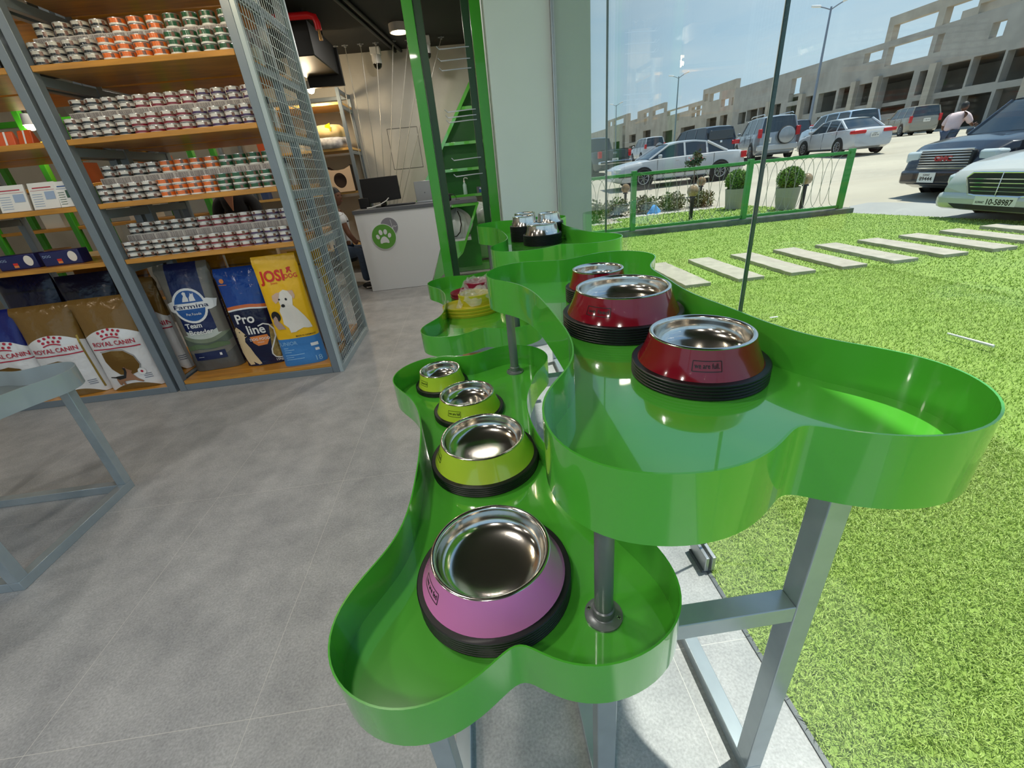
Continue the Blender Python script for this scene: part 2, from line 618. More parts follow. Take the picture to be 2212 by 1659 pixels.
# ---------------------------------------------------------------- ceiling services
t = thing('air_duct', (-1.6, 6.9, 2.9), 'black boxed air duct hanging below the ceiling beside the mesh side of the shelving', 'duct')
MB().box(-1.95, -1.50, 6.2, 7.3, 2.72, 3.05).build('duct_box', mat('black_duct', (26, 27, 28), 0.5), t, bevel=0.01)
MB().box(-2.6, -1.95, 6.0, 6.5, 2.62, 3.0).build('duct_branch', mat('brown_black_duct', (44, 40, 36), 0.5), t, bevel=0.01)
MB().box(-1.93, -1.46, 7.28, 7.34, 2.60, 3.02).build('duct_flange', M['black'], t, bevel=0.004)
MB().box(-1.90, -1.88, 6.4, 6.42, 3.05, ZC).box(-1.58, -1.56, 6.4, 6.42, 3.05, ZC).box(-1.90, -1.88, 7.1, 7.12, 3.05, ZC).box(-1.58, -1.56, 7.1, 7.12, 3.05, ZC).build('hanger_rods', M['black'], t)
t = thing('sprinkler_pipe', (-1.8, 6.0, 3.0), 'red sprinkler pipe bending down to a brass nozzle', 'pipe')
MB().tube([(-3.4, 6.0, 3.02), (-2.2, 6.0, 3.02), (-1.42, 6.0, 3.02), (-1.36, 6.0, 3.00), (-1.345, 6.0, 2.95), (-1.345, 6.0, 2.89)], 0.034, 12).build('pipe', M['red'], t)
MB().cyl((-1.345, 6.0, 2.89), (-1.345, 6.0, 2.80), 0.014, 0.02).build('nozzle', mat('brass', (176, 140, 90), 0.3, metal=0.9), t)
for i, x in enumerate((-0.93, -0.84)):
    tag(MB().cyl((x-0.35, 5.0, ZC-0.03), (x+0.12, YB-0.05, ZC-0.03), 0.022).build('conduit', M['black']), ['left one of two black conduits running along the black ceiling', 'right one of two black conduits running along the black ceiling'][i], 'conduit')

def cctv(x, y, label, k=1.0):
    t = thing('security_camera', (x, y, ZC), label, 'camera')
    MB().box(x-0.075, x+0.075, y-0.06, y+0.06, ZC-0.10, ZC).build('mount', M['whiteplastic'], t, bevel=0.01)
    MB().lathe([(0.0, ZC-0.10), (0.07, ZC-0.10), (0.075, ZC-0.16), (0.068, ZC-0.21)], 20, (x, y, 0)).build('dome_body', M['whiteplastic'], t)
    MB().lathe([(0.068, ZC-0.21), (0.055, ZC-0.25), (0.03, ZC-0.272), (0.0, ZC-0.278)], 20, (x, y, 0)).build('lens_dome', M['blackgloss'], t)
cctv(-1.09, 8.25, 'white dome security camera hanging where the ceiling meets the back wall')
cctv(-0.31, 7.9, 'white dome security camera half hidden by the green display frame')

# hanging steel cables behind the desk
m_cable = mat('steel_cable', (176, 174, 166), 0.4, metal=0.4)
tops = [-1.62, -1.477, -1.251, -1.03, -0.777, -0.559, -0.322, -0.07]
lows = [-1.60, -1.53, -1.44, -1.37, -1.31, -1.25, -1.20, -1.13]
for i, (a, b) in enumerate(zip(tops, lows)):
    t = thing('hanging_cable', (b, 8.0, 0.95), 'thin steel cable slanting from ceiling to back counter, %s from left' % ORD[i], 'cable', group='cables fanning down behind the desk')
    MB().cyl((b, 8.0, 0.952), (a, 8.0, ZC-0.02), 0.006, n=8).build('wire', m_cable, t)
    MB().cyl((a, 8.0, ZC-0.03), (a, 8.0, ZC), 0.018, n=10).box(a-0.045, a+0.045, 7.99, 8.01, ZC-0.012, ZC-0.002).build('ceiling_fixing', M['silver'], t)
t = thing('back_counter', (-1.4, 8.2, 0), 'low white counter along the back wall behind the desk', 'counter')
MB().box(-1.61, -0.62, 7.9, 8.48, 0, 0.91).build('carcass', M['white'], t)
MB().box(-1.63, -0.60, 7.86, 8.49, 0.91, 0.95).build('countertop', M['darkgrey'], t, bevel=0.004)

# ---------------------------------------------------------------- steel shelving with pine boards
FY = 3.365
SD = 1.05
SH = [2.143, 1.760, 1.383, 1.018, 0.055]     # undersides of the boards
BT = 0.032
def shelving(x0, x1, label, mesh_right, shelves, extra=None):
    t = thing('shelving_unit', ((x0+x1)/2, FY+SD/2, 0), label, 'shelf unit')
    top = 2.95
    pw = 0.055
    f = MB()
    for x in (x0, x1-pw):
        for y in (FY, FY+SD/2-pw/2, FY+SD-pw):
            f.box(x, x+pw, y, y+pw, 0, top)
        for z in [0.0]+[s-0.062 for s in shelves if s > 0.2]+[top-0.05]:
            f.box(x+0.006, x+pw-0.006, FY+pw, FY+SD-pw, z, z+0.055)
    for y in (FY, FY+SD-pw):
        f.box(x0+pw, x1-pw, y, y+pw, 0, 0.055)
        f.box(x0+pw, x1-pw, y, y+pw, top-0.05, top)
    f.build('frame', M['greymetal'], t, bevel=0.003)
    for z in shelves:
        for (ya, yb) in ((FY+0.004, FY+0.50), (FY+0.55, FY+SD-0.004)):
            MB().box(x0+pw+0.002, x1-pw-0.002, ya, yb, z, z+BT).build('shelf_board', M['wood'], t, bevel=0.003)
    if mesh_right:
        fx = x1
        g = MB()
        for y in (FY, FY+SD-0.03):
            g.box(fx, fx+0.03, y, y+0.03, 0.0, top)
        for z in (0.0, top-0.03):
            g.box(fx, fx+0.03, FY+0.03, FY+SD-0.03, z, z+0.05)
        g.build('mesh_frame', mat('pale_steel_frame', (170, 184, 188), 0.35, metal=0.1), t, bevel=0.002)
        w = MB()
        nz_, ny = 41, 22
        for i in range(1, nz_):
            z = 0.05+(top-0.08)*i/nz_
            w.bar((fx+0.012, FY+0.03, z), (fx+0.012, FY+SD-0.03, z), 0.004)
        for j in range(1, ny):
            y = FY+0.03+(SD-0.06)*j/ny
            w.bar((fx+0.018, y, 0.05), (fx+0.018, y, top-0.03), 0.0036)
        w.build('wire_mesh', mat('galvanised_wire', (190, 202, 204), 0.45, metal=0.1), t, smooth=0)
        s = MB()
        for y in (FY+0.06, FY+SD-0.08):
            s.cyl((fx+0.030, y, 0.025), (fx+0.033, y, 0.025), 0.006, n=10)
        s.build('screws', M['screw'], t)
    return t
BX0, BX1 = -2.512, -1.222
shelving(BX0, BX1, 'grey steel shelving bay with pine boards, full of small tins, wire mesh on its side', True, [2.525]+SH)
shelving(-3.90, -2.540, 'grey steel shelving bay left of the tins, holding leaflets and gold food bags', False, [2.525, 2.143, 1.760, 1.383, 1.018, 0.025])

# ---------------------------------------------------------------- tins
def can_mat(n, c):
    return mat(n, c, 0.3, spec=0.6, coat=0.2)
cm = dict(W=can_mat('white_tin_label', (216, 212, 206)), S=can_mat('silver_white_tin_label', (190, 186, 176)), K=can_mat('black_tin_band', (36, 40, 44)), Rr=can_mat('dark_red_tin_band', (128, 32, 48)), P=can_mat('purple_tin_band', (70, 48, 92)),
          O=can_mat('orange_tin_label', (226, 112, 40)), G=can_mat('green_tin_label', (34, 88, 52)), D=can_mat('brown_dog_picture', (120, 84, 70)), N=can_mat('pale_ring', (226, 224, 218)))
CR, CH = 0.0435, 0.0372
def tin_mesh(kind):
    mb = MB()
    n = 26
    def ring(z0, z1, r0, r1, m):
        mb.cur = m
        mb.lathe([(r0, z0), (r1, z1)], n)
    if kind in 'OG':
        mats = [cm[kind], cm['N'], cm['D'], M['silver']]
        ring(0.002, 0.011, CR, CR, 1)
        ring(0.011, 0.033, CR, CR, 0)
    else:
        mats = [cm['S' if kind == 'S' else 'W'], cm[{'S': 'K', 'K': 'K', 'R': 'Rr', 'P': 'P'}[kind]], cm['D'], M['silver']]
        ring(0.002, 0.004, CR, CR, 0)
        ring(0.004, 0.0165, CR, CR, 1)
        ring(0.0165, 0.033, CR, CR, 0)
    ring(0.0, 0.002, CR-0.001, CR, 3)
    ring(0.033, 0.0365, CR, CR-0.0008, 3)
    mb.cur = 3
    mb.lathe([(CR-0.0008, 0.0365), (CR-0.003, 0.0345), (CR-0.012, 0.0345), (CR-0.013, 0.0335), (0.0, 0.0335)], n)
    mb.lathe([(0.0, 0.001), (CR-0.001, 0.0)], n)
    mb.cur = 2
    for a0, a1, z0, z1 in ((-2.35, -2.0, 0.013, 0.030), (-0.95, -0.55, 0.010, 0.031)):
        q = [(CR+0.0004, a0+(a1-a0)*i/4) for i in range(5)]
        mb.add([(r*cos(a), r*sin(a), z0) for r, a in q]+[(r*cos(a), r*sin(a), z1) for r, a in q], [(i, i+1, 6+i, 5+i) for i in range(4)])
    return mb, mats
protos = {}
KN = dict(S='silver-white tin with dark band', K='white tin with black band', R='white tin with dark red band', P='white tin with purple band', O='orange tin', G='green tin')
def tin(kind, x, y, z, label, group, rz):
    if kind not in protos:
        mb, ms = tin_mesh(kind)
        o = mb.build('food_tin', ms, smooth=50)
        protos[kind] = o
    else:
        o = protos[kind].copy()
        COL.objects.link(o)
    o.location = (x, y, z)
    o.rotation_euler = (0, 0, rz)
    return tag(o, label, 'tin', group)
m_bar = mat('barcode_print', (112, 104, 104), 0.6)
rows = [  # shelf index, name, front kinds, back kinds, x start, x end
    (0, 'top shelf', 'SSSSOOOOGGGG', 'SSSSOOOGGGG', -2.405, -1.335),
    (1, 'second shelf', 'KKKKRRRRPPPP', 'KKKKRRRRPPPP', -2.405, -1.335),
    (2, 'third shelf', 'KKKKOOOOGGGG', 'KKKKOOOOGGGG', -2.405, -1.335),
    (3, 'fourth shelf', 'KKKKKRRRRPPP', 'KKKKKRRRRPPP', -2.405, -1.335)]
for si, sn, fk, bk, xa, xb in rows:
    z0 = SH[si]+BT
    n = len(fk)
    for i, k in enumerate(fk):
        x = xa+(xb-xa)*i/(n-1)
        for lv in range(3):
            tin(k, x+random.uniform(-.002, .002), FY+0.062+random.uniform(-.004, .004), z0+lv*CH,
                '%s, %s, in %s front stack from left, %s' % (KN[k], ['bottom', 'middle', 'top'][lv], ORD[i], sn), 'tins on the %s' % sn, random.uniform(-0.35, 0.35))
    n = len(bk)
    for i, k in enumerate(bk):
        x = xa+0.01+(xb-xa)*i/(n-1)
        hw = (xb-xa)/(n-1)/2-0.001
        ct = thing('tin_carton', (x, FY+0.17, z0), 'pale multipack carton with barcode under the %s raised stack from left, %s' % (ORD[i], sn), 'carton', group='multipack cartons on the %s' % sn)
        zt = z0+0.150
        MB().box(x-hw, x+hw, FY+0.115, FY+0.225, z0, zt).build('carton_box', M['cartonboard'], ct)
        b = MB()
        if True:
            xx = x-hw+0.005
            while xx < x+hw-0.008:
                w = random.choice((0.002, 0.0035, 0.005))
                b.add([(xx, FY+0.1145, zt-0.042), (xx+w, FY+0.1145, zt-0.042), (xx+w, FY+0.1145, zt-0.004), (xx, FY+0.1145, zt-0.004)], [(0, 1, 2, 3)])
                xx += w+random.choice((0.0015, 0.002, 0.003))
        b.build('barcode', m_bar, ct, smooth=0)
        for lv in range(2):
            tin(k, x+random.uniform(-.002, .002), FY+0.163+random.uniform(-.003, .003), zt+lv*CH,
                '%s, %s, in %s raised rear stack from left, %s' % (KN[k], ['lower', 'upper'][lv], ORD[i], sn), 'tins on the %s' % sn, random.uniform(-0.35, 0.35))
# ---------------------------------------------------------------- food bags
def band_mat(name, stops, curve=0.0, rough=0.28, noise=0.05, metal=0.0, sides=None):
    """printed bag film: colour bands by height (UV v), optional arch, optional other colour near the side edges"""
    m = bpy.data.materials.new(name)
    m.use_nodes = True
    nt = m.node_tree
    k = nt.links.new
    b = nt.nodes['Principled BSDF']
    uv = nt.nodes.new('ShaderNodeUVMap')
    sp = nt.nodes.new('ShaderNodeSeparateXYZ')
    k(uv.outputs[0], sp.inputs[0])
    a = nt.nodes.new('ShaderNodeMath')
    a.operation = 'SUBTRACT'
    a.inputs[1].default_value = 0.5
    k(sp.outputs[0], a.inputs[0])
    q = nt.nodes.new('ShaderNodeMath')
    q.operation = 'MULTIPLY'
    k(a.outputs[0], q.inputs[0])
    k(a.outputs[0], q.inputs[1])
    w = nt.nodes.new('ShaderNodeMath')
    w.operation = 'MULTIPLY_ADD'
    w.inputs[1].default_value = curve
    k(q.outputs[0], w.inputs[0])
    k(sp.outputs[1], w.inputs[2])
    rp = nt.nodes.new('ShaderNodeValToRGB')
    rp.color_ramp.interpolation = 'CONSTANT'
    el = rp.color_ramp.elements
    el[0].position = 0
    el[0].color = lin(stops[0][1])
    el[1].position = stops[1][0]
    el[1].color = lin(stops[1][1])
    for p, c in stops[2:]:
        e = el.new(p)
        e.color = lin(c)
    k(w.outputs[0], rp.inputs[0])
    out = rp.outputs[0]
    if sides:
        width, zmin, c = sides
        ab = nt.nodes.new('ShaderNodeMath')
        ab.operation = 'ABSOLUTE'
        k(a.outputs[0], ab.inputs[0])
        gt = nt.nodes.new('ShaderNodeMath')
        gt.operation = 'GREATER_THAN'
        gt.inputs[1].default_value = 0.5-width
        k(ab.outputs[0], gt.inputs[0])
        g2 = nt.nodes.new('ShaderNodeMath')
        g2.operation = 'GREATER_THAN'
        g2.inputs[1].default_value = zmin
        k(sp.outputs[1], g2.inputs[0])
        an = nt.nodes.new('ShaderNodeMath')
        an.operation = 'MULTIPLY'
        k(gt.outputs[0], an.inputs[0])
        k(g2.outputs[0], an.inputs[1])
        mxn = nt.nodes.new('ShaderNodeMix')
        mxn.data_type = 'RGBA'
        mxn.inputs[7].default_value = lin(c)
        k(an.outputs[0], mxn.inputs[0])
        k(out, mxn.inputs[6])
        out = mxn.outputs[2]
    k(out, b.inputs['Base Color'])
    b.inputs['Roughness'].default_value = rough
    b.inputs['Metallic'].default_value = metal
    n = nt.nodes.new('ShaderNodeTexNoise')
    n.inputs['Scale'].default_value = 9
    n.inputs['Detail'].default_value = 3
    t = nt.nodes.new('ShaderNodeTexCoord')
    k(t.outputs['Object'], n.inputs['Vector'])
    bp = nt.nodes.new('ShaderNodeBump')
    bp.inputs['Strength'].default_value = 0.55
    bp.inputs['Distance'].default_value = 0.02
    k(n.outputs['Fac'], bp.inputs['Height'])
    k(bp.outputs[0], b.inputs['Normal'])
    return m

class Bag:
    """upright filled bag; front(u, v) gives a point on its front film, u across -0.5..0.5, v up 0..1"""
    def __init__(s, x, y, z, w, h, d, rz=0.0, lean=0.0, top=1.0, seed=1, fold=0.0):
        s.p = (x, y, z, w, h, d, rz, lean, top, seed)
        s.fold = fold

    def pt(s, u, v, side):
        x, y, z, w, h, d, rz, lean, top, seed = s.p
        wv = w*(1.0+(top-1.0)*v)*(1-0.05*sin(pi*min(1, v*1.1)))
        th = d/2*min(1.0, max(0.0, (1-v)/0.42)**0.65)
        e = (1-min(1, abs(2*u))**3.2)**0.5 if abs(u) < 0.5 else 0.0
        e = 0.30+0.70*e
        if v > 0.93:
            e = 1
        b = th*e
        wr = 0.010*sin(u*17+seed+v*5)*(v*v)*(1-v)*2 + 0.006*sin(v*23+seed*2+u*4)*(1-abs(2*u))*(1-v)
        lx = u*wv
        ly = side*b+(wr if side < 0 else 0)+lean*v
        lz = v*h
        c, sn = cos(rz), sin(rz)
        return V((x+lx*c-ly*sn, y+lx*sn+ly*c, z+lz))

    def front(s, off=0.003):
        def fn(a, b):
            u = max(-0.5, min(0.5, a))
            v = max(0.0, min(1.0, b))
            p = s.pt(u, v, -1)
            du = s.pt(min(.5, u+.01), v, -1)-s.pt(max(-.5, u-.01), v, -1)
            dv = s.pt(u, min(1, v+.01), -1)-s.pt(u, max(0, v-.01), -1)
            n = du.cross(dv).normalized()
            if n.y > 0 and abs(s.p[6]) < 1.5:
                n = -n
            return p+n*off
        return fn

    def build(s, name, label, cat, m, group=None, nu=22, nv=30):
        x, y, z, w, h, d = s.p[:6]
        t = thing(name, (x, y, z), label, cat, 0, group)
        mb = MB()
        mb.grid(lambda i, j: s.pt(i-0.5, j, -1), nu, nv)
        mb.grid(lambda i, j: s.pt(0.5-i, j, 1), nu, nv)
        mb.grid(lambda i, j: s.pt(0.5, j, -1+2*i), 3, nv)
        mb.grid(lambda i, j: s.pt(-0.5, j, 1-2*i), 3, nv)
        mb.grid(lambda i, j: s.pt(i-0.5, 0, -1+2*j), nu, 3)
        o = mb.build('bag_body', m, t, smooth=55)
        uv = o.data.uv_layers.new(name='UVMap')
        cs = s.p
        for lp in o.data.loops:
            co = o.data.vertices[lp.vertex_index].co
            lx = co.x*cos(cs[6])+co.y*sin(cs[6])
            uv.data[lp.index].uv = (lx/w+0.5, co.z/h)
        s.t = t
        s.asp = w/h
        return t

    def decal(s, name, m, polys=(), texts=(), off=0.0035, label=None):
        """polys in (u, v) with u scaled so that circles stay round; texts = (string, u, v, cap height in v, bold[, width])"""
        f0 = s.front(off)
        k = s.p[4]/s.p[3]
        fn = lambda a, b: f0(a*k, b)       # a in units of bag height, so shapes keep their proportions
        mb = MB()
        if polys:
            conform(mb, polys, fn)
        for q in texts:
            text(mb, q[0], fn, q[3], q[1], q[2], bold=q[4], width=q[5] if len(q) > 5 else None)
        o = mb.build(name, m, s.t, smooth=0)
        if label:
            o['label'] = label
        return o

def pm(n, c, r=0.4):
    return bpy.data.materials.get(n) or mat(n, c, r)
W_ = pm('white_print', (232, 232, 232))
NAVY = pm('navy_print', (16, 30, 78))
BLUE = pm('blue_print', (24, 84, 156))
CRIM = pm('crimson_print', (178, 22, 56))
GOLD = mat('gold_print', (124, 92, 40), 0.3, metal=0.5)
ORNG = pm('orange_print', (222, 132, 62))
REDP = pm('red_print', (206, 38, 26))
BLK = pm('black_print2', (24, 22, 22))
TAN = pm('tan_dog_print', (214, 192, 152))
BRN = pm('brown_dog_print', (150, 108, 80))
CREAM = pm('white_dog_print', (226, 220, 212))
SKYB = pm('light_blue_print', (150, 196, 232))
GREY = pm('grey_photo_print', (120, 122, 118))
LGRN = pm('landscape_print', (96, 118, 84))

# blue and grey bag with an oval badge
b = Bag(-2.275, 3.64, 0.09, 0.385, 0.87, 0.20, rz=0.10, seed=1)
b.build('food_bag', 'grey and navy dog food bag with round blue badge', 'bag',
        band_mat('navy_grey_bag_film', [(0, (92, 92, 90)), (0.12, (120, 118, 110)), (0.20, (92, 104, 92)), (0.27, (128, 140, 118)), (0.31, (196, 204, 198)), (0.37, (20, 34, 84)), (1.01, (20, 34, 84))], curve=-0.35, sides=(0.2, 0.36, (120, 116, 108))), 'dog food bags on the lower boards')
b.decal('badge', W_, [circle(-0.01, 0.63, 0.148, 0.158), [(-0.215, 0.665), (-0.20, 0.60), (-0.16, 0.585), (0.16, 0.585), (0.20, 0.60), (0.215, 0.665), (0.15, 0.685), (-0.15, 0.685)]])
b.decal('badge_field', BLUE, [circle(-0.01, 0.63, 0.128, 0.138)], off=0.0045)
b.decal('badge_ribbon', W_, [[(-0.19, 0.658), (-0.185, 0.605), (0.185, 0.605), (0.19, 0.658)]], off=0.0055)
b.decal('pet_silhouettes', W_, [[(-0.06, 0.672), (-0.05, 0.70), (-0.035, 0.725), (-0.045, 0.745), (-0.03, 0.757), (-0.012, 0.75), (-0.012, 0.72), (-0.002, 0.70), (-0.002, 0.672)], [(0.005, 0.672), (0.008, 0.705), (0.02, 0.725), (0.025, 0.742), (0.035, 0.73), (0.047, 0.742), (0.047, 0.71), (0.055, 0.672)]], off=0.0055)
b.decal('badge_name', NAVY, texts=[('Farmina', 0, 0.612, 0.036, 0.012, 0.30)], off=0.0065)
b.decal('badge_text', W_, texts=[('Pet Foods', 0, 0.548, 0.023, 0.008)], off=0.0065)
b.decal('product_name', W_, texts=[('Team', -0.045, 0.43, 0.045, 0.02), ('Breeder', 0.0, 0.365, 0.045, 0.02)], off=0.005)
b.decal('landscape_print', LGRN, [[(-0.19, 0.25), (-0.1, 0.27), (0.0, 0.25), (0.1, 0.275), (0.19, 0.255), (0.19, 0.225), (0.05, 0.215), (-0.08, 0.225), (-0.19, 0.21)]])
b.decal('info_panel', NAVY, [[(-0.15, 0.11), (0.13, 0.11), (0.13, 0.19), (-0.15, 0.185)]])
b.decal('info_marks', W_, [[(0.075, 0.14), (0.095, 0.14), (0.095, 0.165), (0.075, 0.165)], [(-0.12, 0.14), (-0.07, 0.14), (-0.07, 0.143), (-0.12, 0.143)]], off=0.0045)
# side panel with lengthways slogan
f = lambda a, c: b.pt(0.5, c, a)+V((0.004, 0, 0))
mb = MB().grid(lambda i, j: b.pt(0.5, 0.02+0.80*j, -0.9+1.8*i)+V((0.002, -0.002, 0)), 3, 16)
mb.build('side_panel', NAVY, b.t, smooth=0)
mb = MB()
vs, fs = text_polys('Only for professional breeders', 0.01)
wd = max(v[0] for v in vs)
mb.add([b.pt(0.5, 0.08+0.56*p[0]/wd, 0.35-p[1]*0.75)+V((0.005, -0.002, 0)) for p in vs], fs)
mb.build('side_slogan', W_, b.t, smooth=0)

# deep blue bag
b = Bag(-1.86, 3.60, 0.09, 0.335, 0.80, 0.17, rz=0.05, seed=3)
b.build('food_bag', 'deep blue dog food bag with golden window, standing between grey and yellow bags', 'bag',
        band_mat('blue_bag_film', [(0, (14, 22, 58)), (0.60, (222, 226, 230)), (0.617, (206, 110, 60)), (0.645, (18, 66, 148)), (1.01, (18, 66, 148))], curve=0.10, rough=0.16), 'dog food bags on the lower boards')
b.decal('orange_crest', ORNG, [circle(-0.15, 0.885, 0.022), [(-0.19, 0.845), (-0.11, 0.845), (-0.11, 0.85), (-0.19, 0.85)]])
b.decal('brand_name', W_, texts=[('Pro', -0.04, 0.465, 0.092, 0.022), ('line', 0.03, 0.345, 0.092, 0.022)], off=0.006)
sw = [(0.06, 0.42), (0.12, 0.44), (0.165, 0.42), (0.19, 0.36), (0.185, 0.29), (0.15, 0.22), (0.115, 0.16), (0.105, 0.11), (0.125, 0.07), (0.17, 0.055), (0.205, 0.06)]
b.decal('golden_window', mat('golden_kibble_film', (166, 142, 84), 0.25, metal=0.4, noise=0.35, nscale=40), [sw[2:]+[(0.207, 0.41)]])
def ribbon(pts, w):
    out = []
    for i in range(len(pts)-1):
        (x0, y0), (x1, y1) = pts[i], pts[i+1]
        d = sqrt((x1-x0)**2+(y1-y0)**2)
        nx, ny = -(y1-y0)/d*w/2, (x1-x0)/d*w/2
        out.append([(x0+nx, y0+ny), (x0-nx, y0-ny), (x1-nx, y1-ny), (x1+nx, y1+ny)])
    return out
b.decal('swoosh', W_, ribbon(sw, 0.012), off=0.0055)
b.decal('offer_label', ORNG, [[(-0.06, 0.315), (0.12, 0.325), (0.13, 0.28), (0.09, 0.22), (0.0, 0.215), (-0.04, 0.25)]], off=0.0045)
b.decal('offer_text', W_, texts=[('DOG FOOD', 0.035, 0.272, 0.026, 0.012), ('complete', 0.035, 0.245, 0.012, 0.004)], off=0.006)
b.decal('dog_print', TAN, [[(-0.19, 0.40), (-0.16, 0.43), (-0.13, 0.40), (-0.095, 0.345), (-0.085, 0.325), (-0.11, 0.31), (-0.12, 0.27), (-0.09, 0.20), (-0.07, 0.12), (-0.03, 0.02), (-0.06, 0.012), (-0.11, 0.05), (-0.10, 0.02), (-0.15, 0.015), (-0.17, 0.06), (-0.20, 0.15), (-0.205, 0.28)]], off=0.005)
b.decal('dog_nose', BLK, [circle(-0.098, 0.333, 0.011), circle(-0.145, 0.375, 0.006)], off=0.006)
b.decal('weight_text', W_, texts=[('15kg', 0.15, 0.028, 0.024, 0.012)], off=0.005)

# yellow bag
b = Bag(-1.50, 3.475, 0.088, 0.335, 0.875, 0.13, rz=0.14, top=0.92, seed=5)
b.build('food_bag', 'yellow dog food bag with white puppy picture, rightmost on the board', 'bag',
        band_mat('yellow_bag_film', [(0, (60, 128, 196)), (0.265, (238, 186, 20)), (1.01, (238, 186, 20))], rough=0.34), 'dog food bags on the lower boards')
b.decal('brand_name', REDP, texts=[('JOSI', -0.055, 0.79, 0.088, 0.03, 0.215), ('DOG', 0.11, 0.80, 0.036, 0.014), ('Josera', -0.05, 0.765, 0.016, 0.008)], off=0.004)
b.decal('dog_mark', REDP, [[(0.08, 0.845), (0.09, 0.865), (0.085, 0.885), (0.11, 0.893), (0.128, 0.888), (0.118, 0.872), (0.13, 0.845), (0.12, 0.845), (0.108, 0.862), (0.095, 0.845)]])
b.decal('puppy_print', CREAM, [[(-0.035, 0.325), (-0.04, 0.37), (-0.075, 0.41), (-0.07, 0.47), (-0.075, 0.53), (-0.05, 0.575), (-0.055, 0.63), (-0.03, 0.69), (0.01, 0.71), (0.05, 0.695), (0.075, 0.64), (0.06, 0.57), (0.09, 0.53), (0.13, 0.46), (0.155, 0.40), (0.165, 0.345), (0.13, 0.345), (0.09, 0.355), (0.03, 0.335), (0.01, 0.325)]])
b.decal('puppy_ears', pm('ear_print', (206, 172, 150)), [[(-0.055, 0.62), (-0.085, 0.60), (-0.105, 0.63), (-0.10, 0.67), (-0.06, 0.69), (-0.03, 0.69)], [(0.045, 0.70), (0.09, 0.695), (0.10, 0.65), (0.085, 0.62), (0.07, 0.65)]], off=0.0045)
b.decal('puppy_face', BLK, [circle(-0.028, 0.575, 0.017, 0.014), circle(0.014, 0.627, 0.011), circle(-0.047, 0.632, 0.008)], off=0.0055)
b.decal('spotted_puppy_print', BLK, [circle(-0.125, 0.485, 0.042, 0.048)], off=0.0045)
b.decal('spotted_puppy_body', pm('grey_pup_print', (176, 150, 140)), [[(-0.155, 0.47), (-0.165, 0.42), (-0.14, 0.365), (-0.07, 0.365), (-0.09, 0.41), (-0.115, 0.44), (-0.118, 0.475), (-0.13, 0.49)]], off=0.005)
b.decal('origin_text', BLK, texts=[('MADE IN GERMANY', 0.085, 0.278, 0.014, 0.008)])
b.decal('kind_text', SKYB, texts=[('JUNIOR', -0.10, 0.205, 0.034, 0.004)])
b.decal('weight_text', SKYB, texts=[('18', 0.135, 0.025, 0.048, 0.0)])
b.decal('small_print', SKYB, [[(x0, v), (x1, v), (x1, v+0.006), (x0, v+0.006)] for x0, x1, v in ((-0.15, -0.11, .175), (-0.15, -0.06, .155), (-0.15, -0.09, .135), (-0.15, 0.02, .105), (-0.15, -0.08, .085), (-0.15, 0.01, .065))])
b.decal('grey_panel', W_, [[(0.10, 0.17), (0.165, 0.17), (0.165, 0.20), (0.10, 0.20)], [(0.125, 0.12), (0.16, 0.12), (0.16, 0.145), (0.125, 0.145)]])

